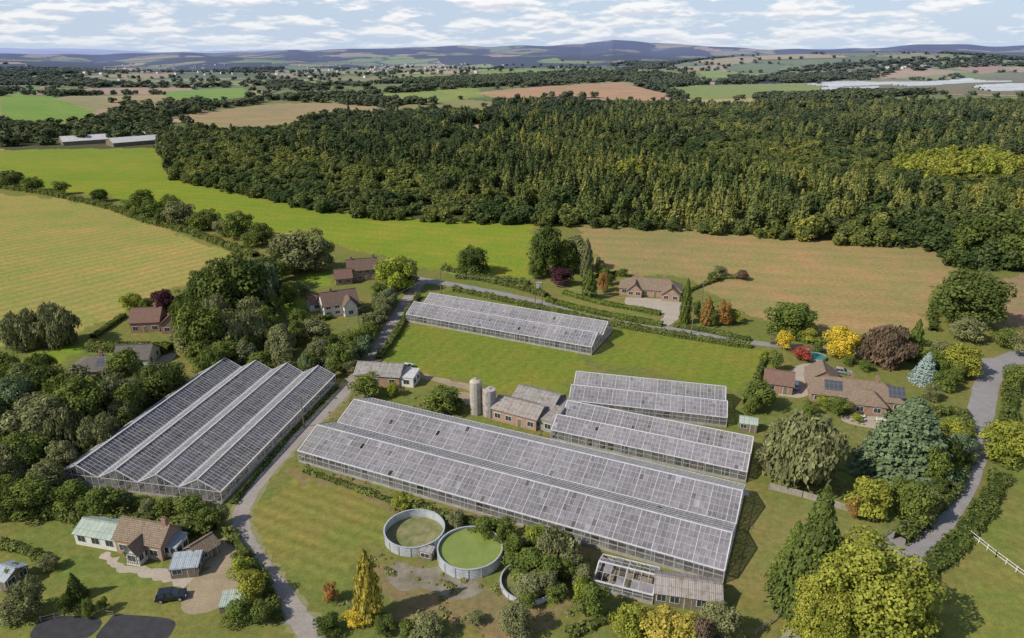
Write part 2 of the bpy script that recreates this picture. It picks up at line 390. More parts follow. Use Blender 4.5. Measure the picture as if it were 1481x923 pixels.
zone([(415,440),(445,430),(450,480),(415,480)],(.17,.25,.035))
zone([(50,508),(110,500),(120,515),(80,530),(50,525)],(.17,.25,.035))
zone([(850,402),(890,398),(900,440),(960,460),(940,470),(800,435)],(.18,.2,.06))
zone([(1200,600),(1330,600),(1330,580),(1250,680),(1210,650)],(.175,.19,.06))
zone([(540,800),(640,820),(740,850),(850,880),(700,925),(560,905)],(.2,.175,.08))
zone([(500,545),(540,548),(495,612),(465,612)],(.18,.185,.075))
zone([(420,675),(440,672),(640,735),(880,810),(860,820),(600,750),(430,690)],(.2,.18,.08))
V=np.stack([X,Y,Z],-1).reshape(-1,3)
I=np.arange(nr_*na_).reshape(nr_,na_)
Q=np.stack([I[:-1,:-1],I[:-1,1:],I[1:,1:],I[1:,:-1]],-1).reshape(-1,4)[:, ::-1]
gm,nt,o=newmat('ground_grass_and_fields')
at=N(nt,'ShaderNodeAttribute',attribute_name='Col');st=N(nt,'ShaderNodeAttribute',attribute_name='stripe')
geo=N(nt,'ShaderNodeNewGeometry');sp=N(nt,'ShaderNodeSeparateXYZ');L(nt,geo.outputs['Position'],sp.inputs[0])
ss=N(nt,'ShaderNodeSeparateXYZ');L(nt,st.outputs['Vector'],ss.inputs[0])
pos=geo.outputs['Position']
n1=noise(nt,.012,3,.6,pos);n2=noise(nt,.06,6,.7,pos);n3=noise(nt,.7,4,.72,pos);n4=noise(nt,5.,2,.6,pos)
ph=mth(nt,'ADD',mth(nt,'MULTIPLY',sp.outputs[0],ss.outputs[1]),mth(nt,'MULTIPLY',sp.outputs[1],ss.outputs[2]))
ph=mth(nt,'ADD',ph,mth(nt,'MULTIPLY',n1,8.0))
sw=mth(nt,'MULTIPLY',mth(nt,'SINE',ph),ss.outputs[0])
sw=mth(nt,'MULTIPLY',sw,mth(nt,'MULTIPLY',n2,2.0))
c=mixc(nt,1.,at.outputs['Color'],ramp(nt,n1,[(.3,(.8,.9,.88)),(.7,(1.15,1.03,1.08))]),'MULTIPLY')
c=mixc(nt,ramp(nt,n2,[(.42,0.0),(.62,.75)]),c,mixc(nt,1.0,c,(1.42,1.0,1.3),'MULTIPLY'))
c=mixc(nt,.9,c,ramp(nt,n3,[(.25,(.58,.66,.58)),(.75,(1.3,1.22,1.2))]),'MULTIPLY')
c=mixc(nt,.7,c,ramp(nt,n4,[(.25,.58),(.75,1.34)]),'MULTIPLY')
sv=N(nt,'ShaderNodeCombineColor');v1=mth(nt,'ADD',sw,1.0)
for i in range(3):L(nt,v1,sv.inputs[i])
c=mixc(nt,1.0,c,sv.outputs[0],'MULTIPLY')
c=painted_haze(nt,c)
d_=N(nt,'ShaderNodeBsdfDiffuse');L(nt,c,d_.inputs[0]);L(nt,d_.outputs[0],o.inputs[0])
me=npmesh('ground',V,Q,mats=[gm],smooth=True)
a=me.color_attributes.new('Col','FLOAT_COLOR','POINT');cc=np.ones((len(V),4),np.float32);cc[:,:3]=col.reshape(-1,3);a.data.foreach_set('color',cc.ravel())
a=me.attributes.new('stripe','FLOAT_VECTOR','POINT');a.data.foreach_set('vector',stripe.reshape(-1,3).astype(np.float32).ravel())
link(bpy.data.objects.new('ground',me))
# ------------------------------------------------------------------ forests
def inpoly(poly,spacing,jit=.5):
    P=np.array(poly);x0,y0=P.min(0);x1,y1=P.max(0)
    xs=np.arange(x0,x1,spacing);ys=np.arange(y0,y1,spacing)
    XX,YY=np.meshgrid(xs,ys);XX[::2]+=spacing/2
    XX=XX+rng.uniform(-jit,jit,XX.shape)*spacing;YY=YY+rng.uniform(-jit,jit,YY.shape)*spacing
    m=pip(XX,YY,poly);return XX[m],YY[m]
forest=gpl([(243,257),(300,268),(392,289),(445,300),(525,313),(620,320),(765,323),(830,324),(1000,333),(1100,341),(1200,350),(1335,357),(1362,366),(1420,398),(1520,400),(1600,260),(1600,150),(1400,150),(1290,153),(1180,152),(1100,157),(1020,157),(985,150),(900,150),(760,150),(700,165),(640,160),(560,165),(480,172),(400,190),(300,192),(235,200)])
x,y=inpoly(forest,8.,.75);r=np.hypot(x,y)
k=(r<620)|(rng.uniform(size=len(x))<np.where(r<900,.7,.42));x,y=x[k],y[k]
hole=pip(x,y,gpl([(640,184),(720,178),(742,188),(660,198)]))|pip(x,y,gpl([(255,168),(330,157),(400,150),(545,147),(545,160),(470,166),(385,190),(300,185)]))
yelp=gpl([(1290,252),(1330,238),(1430,230),(1481,240),(1460,262),(1340,268)])
ym=(pip(x,y,yelp)&(rng.uniform(size=len(x))<.75))|((np.hypot(x-gp(905,262)[0],y-gp(905,262)[1])<14))
yx,yy_=x[ym],y[ym]
x,y=x[~hole&~ym],y[~hole&~ym];r=np.hypot(x,y)
zn=np.sin(x/75+1+.8*np.sin(y/90))+np.sin(y/60+x/110)+.5*np.sin((x+y)/31)
con=((zn>.0)&(x>-20)&(r>400))|(zn>1.2)
dark=pip(x,y,gpl([(400,170),(640,165),(700,200),(680,250),(560,262),(420,220)]))|pip(x,y,gpl([(1180,190),(1500,170),(1500,215),(1300,215),(1180,225)]))|pip(x,y,gpl([(690,150),(900,150),(860,185),(700,200)]))|(np.sin(x/58+2)*np.cos(y/83+x/190)>.62)
idx=np.where(con,rng.integers(4,7,len(x)),rng.integers(0,4,len(x)))
idx=np.where((dark)&(rng.uniform(size=len(x))<.75),rng.integers(7,10,len(x)),idx)
idx=np.where(rng.uniform(size=len(x))<.28,rng.integers(0,10,len(x)),idx)
tall_=(rng.uniform(size=len(x))<.12)*.35
hz=(rng.uniform(.65,1.3,len(x))+tall_)*np.where(idx>=4,1.15,1.05)*np.clip(.85+.2*zn,.55,1.35)*np.where(r>650,1.15,1)
wx=np.where(((idx>=4)&(idx<7))|(idx==9),rng.uniform(.6,.95,len(x)),rng.uniform(.8,1.6,len(x)))*np.where(r>620,np.where(r>900,1.5,1.22),1)
scatter('forest',np.stack([x,y,hgt(x,y)-.2],1),np.stack([wx,wx,hz],1),idx,C_for)
s=rng.uniform(1.1,1.6,len(yx));scatter('yellowing_woodland',np.stack([yx,yy_,hgt(yx,yy_)],1),np.stack([s,s,s],1),rng.integers(0,2,len(yx)),C_yel)
print('forest',len(x))
fe=np.array(gpl([(243,258),(300,270),(392,291),(445,302),(525,315),(620,322),(765,325),(830,326),(1000,335),(1100,343),(1200,352),(1335,359),(1365,368),(1400,392)]))
pts=[]
for i in range(len(fe)-1):
    n=int(np.hypot(*(fe[i+1]-fe[i]))/2.4)
    t=rng.uniform(size=n)[:,None];pts.append(fe[i]+(fe[i+1]-fe[i])*t+rng.normal(size=(n,2))*2.6+np.array([[0,1.5]]))
pts=np.concatenate(pts);n=len(pts)
s=rng.uniform(.25,.9,n)
scatter('forest_edge_scrub',np.stack([pts[:,0],pts[:,1],np.full(n,-.6)],1),np.stack([s*1.1,s*1.1,s*rng.uniform(.8,1.2,n)],1),rng.integers(0,4,n),C_for)
n=60000
rr=700+(9000-700)*rng.uniform(size=n)**1.0;aa=np.radians(rng.uniform(-46,46,n));x=rr*np.sin(aa);y=rr*np.cos(aa)
idv,e1=voro(x+60*np.sin(y/300),y+50*np.sin(x/260),290.)
W=wnoise(x,y)
keep=(rr<4800)&(((rr<4000)&(e1<11)&(rng.uniform(size=n)<.9))|((W>.42)&(rr>1100)&(rng.uniform(size=n)<.9))|(rng.uniform(size=n)<.02))
for poly,c_ in zones[1:13]:keep&=~pip(x,y,poly)
keep&=~pip(x,y,forest)
for P_ in(F1,F2,F3):keep&=~pip(x,y,P_)
x,y,rr=x[keep],y[keep],rr[keep]
sc=rng.uniform(.8,1.5,len(x))*np.where(W[keep]>.42,1.0+rr/2400,.8+rr/6000)
print('far',len(x))
scatter('distant_trees',np.stack([x,y,hgt(x,y)-.5],1),np.stack([sc*1.1,sc*1.1,np.minimum(sc*.85,1.4)],1),rng.integers(0,3,len(x)),C_far)
PX=[];
for pl,spc,fr_ in(([(520,135),(600,126),(640,116),(760,108),(900,104),(1000,112),(1020,122),(960,127),(900,118),(800,122),(700,126),(600,134)],20,1),
              ([(0,175),(60,188),(130,180),(180,160),(240,150),(330,152),(420,140),(520,138),(640,150),(560,155),(400,146),(300,160),(250,172),(235,205),(100,208),(0,214)],14,.7),
              ([(0,100),(120,112),(240,125),(420,118),(560,124),(440,134),(360,126),(240,128),(120,126),(0,120)],28,.45),
              ([(1150,108),(1300,96),(1481,90),(1540,98),(1300,104),(1200,116)],28,.6),
              ([(230,215),(236,200),(300,192),(300,200),(262,215),(245,255)],8,1),
              ([(1120,106),(1150,98),(1260,90),(1400,86),(1540,84),(1540,90),(1300,95)],26,.8)):
    x,y=inpoly(gpl(pl),spc,.7);k=rng.uniform(size=len(x))<fr_;x,y=x[k],y[k];r=np.hypot(x,y);s=rng.uniform(.8,1.5,len(x))*spc/9.5
    PX.append(np.stack([x,y,hgt(x,y)-.5,np.clip(s,.7,5),np.full(len(x),1.)*rng.uniform(.9,1.6,len(x))],1))
PX=np.concatenate(PX);print('woods',len(PX))
scatter('distant_woodland',PX[:,:3],PX[:,[3,3,4]],rng.integers(0,3,len(PX)),C_far)
# ------------------------------------------------------------------ poly builder
class MB:
    def __init__(s):s.v=[];s.f=[];s.m=[];s.var=[]
    def poly(s,pts,m=0,var=1.):
        n=len(s.v);s.v+= [tuple(p) for p in pts];s.f.append(tuple(range(n,n+len(pts))));s.m.append(m);s.var.append(var)
    def box(s,x0,x1,y0,y1,z0,z1,m=0,var=1.):
        a=[(x0,y0,z0),(x1,y0,z0),(x1,y1,z0),(x0,y1,z0),(x0,y0,z1),(x1,y0,z1),(x1,y1,z1),(x0,y1,z1)]
        for q in((3,2,1,0),(4,5,6,7),(0,1,5,4),(1,2,6,5),(2,3,7,6),(3,0,4,7)):s.poly([a[i] for i in q],m,var)
    def beam(s,p,q,w,h=None,m=0):
        h=h or w;p=Vector(p);q=Vector(q);d=(q-p).normalized();up=Vector((0,0,1)) if abs(d.z)<.95 else Vector((1,0,0))
        a=d.cross(up).normalized();b=a.cross(d);a=a*w/2;b=b*h/2
        c=[p-a-b,p+a-b,p+a+b,p-a+b,q-a-b,q+a-b,q+a+b,q-a+b]
        for k in((3,2,1,0),(4,5,6,7),(0,1,5,4),(1,2,6,5),(2,3,7,6),(3,0,4,7)):s.poly([c[i] for i in k],m)
    def cyl(s,c,r,z0,z1,n=16,m=0,r1=None,cap=True):
        r1=r if r1 is None else r1
        A=[(c[0]+r*math.cos(6.28318*i/n),c[1]+r*math.sin(6.28318*i/n),z0) for i in range(n)]
        B=[(c[0]+r1*math.cos(6.28318*i/n),c[1]+r1*math.sin(6.28318*i/n),z1) for i in range(n)]
        for i in range(n):s.poly([A[i],A[(i+1)%n],B[(i+1)%n],B[i]],m)
        if cap:s.poly(B,m);s.poly(A[::-1],m)
    def build(s,name,mats,parent=None,mw=None):
        me=bpy.data.meshes.new(name);me.from_pydata(s.v,[],s.f)
        for m in mats:me.materials.append(m)
        me.polygons.foreach_set('material_index',s.m)
        a=me.attributes.new('var','FLOAT','FACE');a.data.foreach_set('value',s.var)
        uv=me.uv_layers.new(name='UVMap')
        for p in me.polygons:
            n=p.normal
            if abs(n.z)>.98:t=Vector((1,0,0));b=Vector((0,1,0))
            else:
                t=Vector((0,0,1)).cross(n).normalized();b=n.cross(t)
            for li in p.loop_indices:
                co=me.vertices[me.loops[li].vertex_index].co;uv.data[li].uv=(co.dot(t),co.dot(b))
        ob=bpy.data.objects.new(name,me)
        if mw is not None:ob.matrix_world=mw
        link(ob,parent)
        return ob
def frame(p0,p1):
    p0=Vector((*p0,0));p1=Vector((*p1,0));d=(p1-p0);l=d.length;a=math.atan2(d.y,d.x)
    return Matrix.Translation(p0)@Matrix.Rotation(a,4,'Z'),l
M['concrete']=simple('concrete',(.38,.36,.33),.9,.3,.6)
M['white']=simple('white_painted_wood',(.72,.71,.68),.6,.12,1.)
M['glaze']=simple('glazing_bar_white',(.54,.53,.54),.6,.25,.7)
M['cap']=simple('ridge_and_gutter_white',(.62,.61,.62),.6,.2,.7)
M['wood']=simple('weathered_wood',(.22,.18,.13),.9,.35,2.)
M['steel']=simple('galvanised_steel',(.42,.44,.46),.5,.25,1.2,spec=.5)
M['soil']=simple('greenhouse_soil',(.27,.235,.19),.95,.35,.35,c2=(.16,.14,.09))
M['render']=simple('white_render',(.68,.66,.6),.9,.1,.6)
M['brick']=brickmat('red_brick',(.33,.15,.09),(.25,.12,.08))
M['brick2']=brickmat('orange_brick',(.40,.22,.13),(.32,.18,.11))
M['tile']=tilemat('brown_roof_tiles',(.25,.165,.135),(.18,.12,.10))
M['tile2']=tilemat('red_roof_tiles',(.29,.165,.13),(.22,.13,.105))
M['tileg']=tilemat('grey_roof_tiles',(.22,.185,.17),(.16,.14,.13))
M['tilet']=tilemat('tan_roof_tiles',(.33,.24,.18),(.26,.19,.14))
M['corr']=corrmat('asbestos_cement_roof',(.32,.30,.29),(.26,.24,.22),(.14,.09,.05),.8)
M['rust']=corrmat('rusty_corrugated_roof',(.33,.30,.28),(.28,.25,.23),(.2,.12,.08),.8)
M['corrgreen']=corrmat('green_sheet_roof',(.36,.42,.36),(.32,.37,.32),(.2,.22,.15),.5)
M['corrwhite']=corrmat('pale_sheet_roof',(.55,.54,.54),(.48,.47,.47),(.4,.3,.2),.3)
M['corrblue']=corrmat('blue_grey_sheet_roof',(.34,.38,.42),(.28,.33,.37),(.25,.2,.15),.5)
def mglass():
    m,nt,o=newmat('window_glass');principled(nt,o,(.03,.04,.05),.08,0,.8);return m
M['win']=mglass()
m,nt,o=newmat('solar_panel')
tc=N(nt,'ShaderNodeTexCoord');b=N(nt,'ShaderNodeTexBrick');L(nt,tc.outputs['UV'],b.inputs['Vector']);b.offset=0
b.inputs['Scale'].default_value=1;b.inputs['Brick Width'].default_value=1.0;b.inputs['Row Height'].default_value=1.6;b.inputs['Mortar Size'].default_value=.025
b.inputs['Color1'].default_value=(.06,.062,.075,1);b.inputs['Color2'].default_value=(.065,.067,.08,1);b.inputs['Mortar'].default_value=(.2,.2,.21,1)
principled(nt,o,b.outputs['Color'],.25,0,.7);M['solar']=m
# ------------------------------------------------------------------ greenhouses
def ghmat(name,base,tmid,k,lo):
    m,nt,o=newmat(name)
    at=N(nt,'ShaderNodeAttribute',attribute_name='var')
    n=noise(nt,.07,3,.6);n2=noise(nt,1.1,4,.65)
    hz=ramp(nt,n,[(.3,(base[0]*.78,base[1]*.77,base[2]*.79)),(.7,(base[0]*1.05,base[1]*1.05,base[2]*1.05))])
    cc=mixc(nt,.5,hz,ramp(nt,n2,[(.3,.72),(.7,1.12)]),'MULTIPLY')
    sv=N(nt,'ShaderNodeCombineColor')
    for i in range(3):L(nt,at.outputs['Fac'],sv.inputs[i])
    cc=mixc(nt,1.,cc,sv.outputs[0],'MULTIPLY')
    p=N(nt,'ShaderNodeBsdfPrincipled');L(nt,cc,p.inputs['Base Color']);p.inputs['Roughness'].default_value=.28;p.inputs['Specular IOR Level'].default_value=.6
    tr=N(nt,'ShaderNodeBsdfTransparent');tr.inputs[0].default_value=(.86,.86,.9,1)
    mx=N(nt,'ShaderNodeMixShader')
    f=mth(nt,'ADD',mth(nt,'MULTIPLY_ADD',at.outputs['Fac'],-k,tmid+k),mth(nt,'MULTIPLY_ADD',n2,-.5,.25))
    f=mth(nt,'MAXIMUM',mth(nt,'MINIMUM',f,.92),lo)
    L(nt,f,mx.inputs[0]);L(nt,p.outputs[0],mx.inputs[1]);L(nt,tr.outputs[0],mx.inputs[2]);L(nt,mx.outputs[0],o.inputs[0]);return m
M['groof']=ghmat('limewashed_roof_glass',(.37,.345,.38),.46,.5,.18)
M['groof2']=ghmat('clear_roof_glass',(.29,.27,.305),.6,.5,.28)
M['gwall']=ghmat('side_wall_glass',(.30,.31,.31),.72,.3,.4)
def greenhouse(p0,p1,depth,ns,eave,rise,name='greenhouse',pitch=.8,rows=4,broken=.004,px=True,roof='groof',gut=.3):
    if px:p0=gp(*p0);p1=gp(*p1)
    mw,Ln=frame(p0,p1)
    e=bpy.data.objects.new(name,None);e.empty_display_size=.5;e.matrix_world=mw;link(e)
    W=depth/ns;nc=max(2,round(Ln/pitch));dx=Ln/nc
    g=MB();bars=MB();wl=MB();base=MB();fl=MB();fr=MB();cap=MB()
    for s in range(ns):
        y0=s*W;ym=y0+W/2;y1=y0+W
        for (ya,yb,sd) in((y0,ym,0),(y1,ym,1)):
            tone=random.uniform(.97,1.03)
            sect=[random.uniform(.93,1.07) for _ in range(nc//6+2)]
            for c in range(nc):
                for r in range(rows):
                    if random.random()<broken:continue
                    f0=r/rows;f1=(r+1)/rows
                    a=(c*dx,ya+(yb-ya)*f0,eave+rise*f0);b=((c+1)*dx,ya+(yb-ya)*f0,eave+rise*f0)
                    cc=((c+1)*dx,ya+(yb-ya)*f1,eave+rise*f1);d=(c*dx,ya+(yb-ya)*f1,eave+rise*f1)
                    v=tone*sect[c//6]*random.uniform(.93,1.06)
                    if random.random()<.03:v*=random.choice([.75,1.22])
                    g.poly([a,b,cc,d] if sd==0 else [b,a,d,cc],0,v)
            for c in range(nc+1):
                w=.055 if c%4 else .12
                bars.beam((c*dx,ya,eave+.03),(c*dx,yb,eave+rise+.03),w,.06)
            for r in range(1,rows):
                f=r/rows;bars.beam((0,ya+(yb-ya)*f,eave+rise*f+.035),(Ln,ya+(yb-ya)*f,eave+rise*f+.035),.045,.05)
        cap.beam((-.05,ym,eave+rise+.08),(Ln+.05,ym,eave+rise+.08),.28,.1)
        cap.beam((-.05,y0,eave+.0),(Ln+.05,y0,eave+.0),.30 if s==0 else gut,.12)
        if s==ns-1:cap.beam((-.05,y1,eave),(Ln+.05,y1,eave),.2,.12)
        for xe in(0,Ln):
            k=max(3,int(W/1.3));ys=[y0+W*i/k for i in range(k+1)]
            zt=lambda y:eave+rise*(1-abs(y-ym)/(W/2))
            for i in range(k):
                wl.poly([(xe,ys[i],.5),(xe,ys[i+1],.5),(xe,ys[i+1],eave),(xe,ys[i],eave)],0,random.uniform(.7,1.2))
                ytop=[(xe,ys[i],eave),(xe,ys[i+1],eave),(xe,ys[i+1],zt(ys[i+1])),(xe,ys[i],zt(ys[i]))]
                if i==0:ytop=[ytop[0],ytop[1],ytop[2]]
                elif i==k-1:ytop=[ytop[0],ytop[1],ytop[3]]
                wl.poly(ytop,0,random.uniform(.7,1.2))
                bars.beam((xe,ys[i],.5),(xe,ys[i],zt(ys[i])),.09,.09)
            bars.beam((xe,y0,eave),(xe,y1,eave),.1,.1)
            cap.beam((xe,y0,eave),(xe,ym,eave+rise),.18,.14);cap.beam((xe,y1,eave),(xe,ym,eave+rise),.18,.14)
            bars.beam((xe,y1,.5),(xe,y1,eave),.12,.12)
        nf=max(2,round(Ln/4))
        for i in range(1,nf):
            xx=Ln*i/nf
            fr.beam((xx,y0,0),(xx,y0,eave-.1),.1);fr.beam((xx,y0,eave-.08),(xx,y1,eave-.08),.1);
            fr.beam((xx,ym,eave-.08),(xx,ym,eave+rise-.05),.06)
        for yy in(y0+W*.25,ym,y0+W*.75):
            for j in range(int(Ln/3)):
                if random.random()<.85:
                    hh=random.uniform(.25,.8);fl.box(j*3+.3,j*3+2.6,yy-W*.09,yy+W*.09,.02,hh*.6,1 if random.random()<.6 else 2)
    nw=max(2,round(Ln/1.6))
    for yy in(0,depth):
        for i in range(nw):
            x0=Ln*i/nw;x1=Ln*(i+1)/nw
            if random.random()>.03:wl.poly([(x0,yy,.5),(x1,yy,.5),(x1,yy,eave),(x0,yy,eave)],0,random.uniform(.65,1.25))
            bars.beam((x0,yy,.5),(x0,yy,eave),.08 if i%3 else .13,.08)
        bars.beam((0,yy,.5+(eave-.5)*.5),(Ln,yy,.5+(eave-.5)*.5),.06,.06)
        base.box(-.1,Ln+.1,yy-.1,yy+.1,-.1,.5)
    for xe in(0,Ln):base.box(xe-.098,xe+.098,.1,depth-.1,-.1,.498)
    fl.box(.1,Ln-.1,.1,depth-.1,-.1,.03,0)
    for nm,b_,mt in(('roof_glass',g,[M[roof]]),('glazing_bars',bars,[M['glaze']]),('ridge_and_gutters',cap,[M['cap']]),('wall_glass',wl,[M['gwall']]),('base_wall',base,[M['concrete']]),('floor_beds',fl,[M['soil'],M['bed1'],M['bed2']]),('frame',fr,[M['steel']])):
        if b_.f:
            o_=b_.build(nm,mt,e)
    return e
M['bed1']=simple('dead_crop',(.3,.25,.19),.95,.4,2.)
M['bed2']=simple('green_crop',(.16,.17,.1),.95,.4,2.)
P1=gp(433,668);P2=gp(1045,845)
greenhouse(P1,P2,26,2,2.7,2.7,px=False,pitch=.85,rows=5)
greenhouse((797,636),(1078,698),14.5,2,2.5,2.0,pitch=.85)
greenhouse((822,592),(1050,618),15.5,2,2.5,2.2,pitch=.85)
greenhouse((588,465),(855,514),19.5,2,2.5,2.6,pitch=.85,gut=.9)
B_=Vector(gp(322,729));C_=Vector(gp(486,556));A_=Vector(gp(92,699))
greenhouse(tuple(B_),tuple(C_),(A_-B_).length,4,2.7,2.3,px=False,pitch=.85,rows=4,roof='groof2',gut=1.0)
# ------------------------------------------------------------------ houses
def house(name,p0,p1,depth,wh,rh,kind='gable',wall='brick',roof='tile',chim=(),solar=None,win=4,storeys=1,door=True,axis='x',ov=.35,z0=0,timber=False,parent=None,off=None):
    if parent is None:
        mw,Ln=frame(gp(*p0),gp(*p1));e=bpy.data.objects.new(name,None);e.matrix_world=mw;e.empty_display_size=.5;link(e)
        ox,oy=0,0
    else:e=parent;ox,oy,Ln=off
    w=MB();r=MB();wf=MB();gl=MB();ch=MB();dr=MB();so=MB()
    x0,x1,y0,y1=ox,ox+Ln,oy,oy+depth
    w.box(x0,x1,y0,y1,-.3,wh)
    def roofquad(pts):
        pts=[Vector(p) for p in pts];n=(pts[1]-pts[0]).cross(pts[2]-pts[0]).normalized()
        if n.z<0:pts=pts[::-1];n=-n
        lo=[p-n*.16 for p in pts]
        r.poly(pts,0);r.poly(lo[::-1],0)
        for i in range(len(pts)):
            j=(i+1)%len(pts);r.poly([lo[i],lo[j],pts[j],pts[i]],0)
        return n
    if kind=='gable' and axis=='x':
        ym=(y0+y1)/2;sl=rh/(depth/2);ez=wh-ov*sl+.16
        w.poly([(x0,y0,wh),(x0,ym,wh+rh),(x0,y1,wh)][::-1]);w.poly([(x1,y0,wh),(x1,y1,wh),(x1,ym,wh+rh)])
        roofquad([(x0-ov,y0-ov,ez),(x1+ov,y0-ov,ez),(x1+ov,ym,wh+rh+.16),(x0-ov,ym,wh+rh+.16)])
        roofquad([(x1+ov,y1+ov,ez),(x0-ov,y1+ov,ez),(x0-ov,ym,wh+rh+.158),(x1+ov,ym,wh+rh+.158)])
        r.beam((x0-ov,ym,wh+rh+.2),(x1+ov,ym,wh+rh+.2),.25,.14)
    elif kind=='gable':
        xm=(x0+x1)/2;sl=rh/(Ln/2);ez=wh-ov*sl+.16
        w.poly([(x0,y0,wh),(x1,y0,wh),(xm,y0,wh+rh)]);w.poly([(x1,y1,wh),(x0,y1,wh),(xm,y1,wh+rh)])
        roofquad([(x0-ov,y1+ov,ez),(x0-ov,y0-ov,ez),(xm,y0-ov,wh+rh+.16),(xm,y1+ov,wh+rh+.16)])
        roofquad([(x1+ov,y0-ov,ez),(x1+ov,y1+ov,ez),(xm,y1+ov,wh+rh+.158),(xm,y0-ov,wh+rh+.158)])
        r.beam((xm,y0-ov,wh+rh+.2),(xm,y1+ov,wh+rh+.2),.25,.14)
    elif kind=='mono':
        roofquad([(x0-ov,y0-ov,wh+.12),(x1+ov,y0-ov,wh+.12),(x1+ov,y1+ov,wh+rh+.12),(x0-ov,y1+ov,wh+rh+.12)])
        w.poly([(x0,y0,wh),(x0,y1,wh),(x0,y1,wh+rh)]);w.poly([(x1,y0,wh),(x1,y1,wh),(x1,y1,wh+rh)]);w.poly([(x0,y1,wh),(x1,y1,wh),(x1,y1,wh+rh),(x0,y1,wh+rh)])
    else:
        d2=min(depth,Ln)/2;a=x0-ov;b=x1+ov;c=y0-ov;d=y1+ov;zz=wh+.02;top=wh+rh
        if Ln>=depth:
            k0=(a+d2+ov,(c+d)/2,top);k1=(b-d2-ov,(c+d)/2,top)
            roofquad([(a,c,zz),(b,c,zz),k1,k0]);roofquad([(b,d,zz),(a,d,zz),k0,k1]);roofquad([(b,c,zz),(b,d,zz),k1]);roofquad([(a,d,zz),(a,c,zz),k0])
        else:
            k0=((a+b)/2,c+d2+ov,top);k1=((a+b)/2,d-d2-ov,top)
            roofquad([(a,c,zz),(b,c,zz),k0]);roofquad([(b,d,zz),(a,d,zz),k1]);roofquad([(a,d,zz),(a,c,zz),k0,k1]);roofquad([(b,c,zz),(b,d,zz),k1,k0])
        r.beam(k0,k1,.25,.16)
    hs=wh/storeys
    for s in range(storeys):
        zb=s*hs+.9 if s*hs+.9+1.1<wh+.3 else s*hs+.6;zt=min(zb+1.15,(s+1)*hs-.15)
        for i in range(win):
            cx=x0+Ln*(i+.5)/win;ww=min(.75,Ln/win*.33)
            if door and s==0 and i==win//2:
                dr.box(cx-.5,cx+.5,y0-.06,y0+.02,0,2.05);wf.box(cx-.58,cx+.58,y0-.04,y0+.02,0,2.13);continue
            wf.box(cx-ww-.09,cx+ww+.09,y0-.045,y0+.02,zb-.09,zt+.09);gl.box(cx-ww,cx-.03,y0-.06,y0+.02,zb,zt);gl.box(cx+.03,cx+ww,y0-.06,y0+.02,zb,zt)
        for xe,sg in((x0,-1),(x1,1)):
            for i in range(2):
                cy=y0+depth*(i+.5)/2;xa,xb=sorted((xe+sg*.045,xe-sg*.02));xc,xd=sorted((xe+sg*.06,xe-sg*.02));wq=min(.6,depth*.16)
                wf.box(xa,xb,cy-wq-.1,cy+wq+.1,zb-.09,zt+.09);gl.box(xc,xd,cy-wq,cy-.03,zb,zt);gl.box(xc,xd,cy+.03,cy+wq,zb,zt)
    for (fx,fy) in chim:
        cx=x0+fx*Ln;cy=y0+fy*depth;ch.box(cx-.4,cx+.4,cy-.3,cy+.3,wh-.2,wh+rh+1.1);ch.box(cx-.46,cx+.46,cy-.36,cy+.36,wh+rh+1.1,wh+rh+1.25)
        for q in(-.18,.18):ch.cyl((cx+q,cy),.12,wh+rh+1.25,wh+rh+1.6,8)
    if solar:
        fa,fb_=solar
        def P(xx,f):return(xx,y0+depth/2*f,wh+rh*f+(.3 if kind=='gable' else .18))
        xa=x0+Ln*fa;xb=x0+Ln*fb_
        so.poly([P(xa,.25),P(xb,.25),P(xb,.78),P(xa,.78)])
        lo=[tuple(Vector(q)-Vector((0,0,.06))) for q in (P(xa,.25),P(xb,.25),P(xb,.78),P(xa,.78))]
        so.poly(lo[::-1])
    if timber:
        for i in range(7):
            cx=x0+Ln*(i+.15)/7;dr.box(cx-.09,cx+.09,y0-.035,y0+.02,.3,wh)
        dr.box(x0,x1,y0-.034,y0+.02,wh*.5-.08,wh*.5+.08)
    for nm,b_,mt in(('walls',w,M[wall]),('roof',r,M[roof]),('window_frames',wf,M['white']),('window_panes',gl,M['win']),('chimney',ch,M['brick']),('door',dr,M['wood']),('solar_panels',so,M['solar'])):
        if b_.f:b_.build(nm,[mt],e)
    return e
h=house('brick_bungalow',(895,426),(985,433),9,2.5,3.0,'hip','brick2','tilet',chim=((.25,.5),(.7,.55)),win=6)
house('',0,0,5,2.5,2.4,'gable','brick2','tilet',win=2,axis='y',parent=h,off=(15,-3.5,6),door=False)
house('',0,0,5,2.5,2.4,'gable','brick2','tilet',win=2,axis='y',parent=h,off=(3,-1.8,5),door=False)
h=house('detached_house',(505,408),(548,404),8,4.2,3.2,'gable','brick','tile',chim=((.15,.5),(.9,.5)),win=4,storeys=2)
house('',0,0,6,2.6,2.6,'gable','brick','tile2',win=2,parent=h,off=(-5,-3,6),door=False)
h=house('white_cottage',(470,460),(520,452),8,3.8,3.4,'gable','render','tile',chim=((.3,.5),),win=4,storeys=2)
house('',0,0,5,2.6,2.2,'gable','render','tile2',win=2,parent=h,off=(-3,7.9,9),door=False)
house('',0,0,4,3.8,2.4,'gable','render','tile',win=1,axis='y',parent=h,off=(6,-2.5,4),door=False)
h=house('red_roofed_house',(190,482),(232,480),8,3.4,3.2,'gable','brick','tile2',chim=((.8,.5),),win=3)
house('',0,0,11,3.2,3.0,'gable','brick','tile2',win=2,axis='y',parent=h,off=(9.5,-2,7),door=False)
h=house('grey_bungalow',(98,552),(178,548),9,2.5,2.6,'hip','brick','tileg',chim=((.55,.5),),solar=(.5,.78),win=5)
house('',0,0,9,2.5,2.5,'gable','render','tileg',win=2,parent=h,off=(9,6.5,9),door=False)
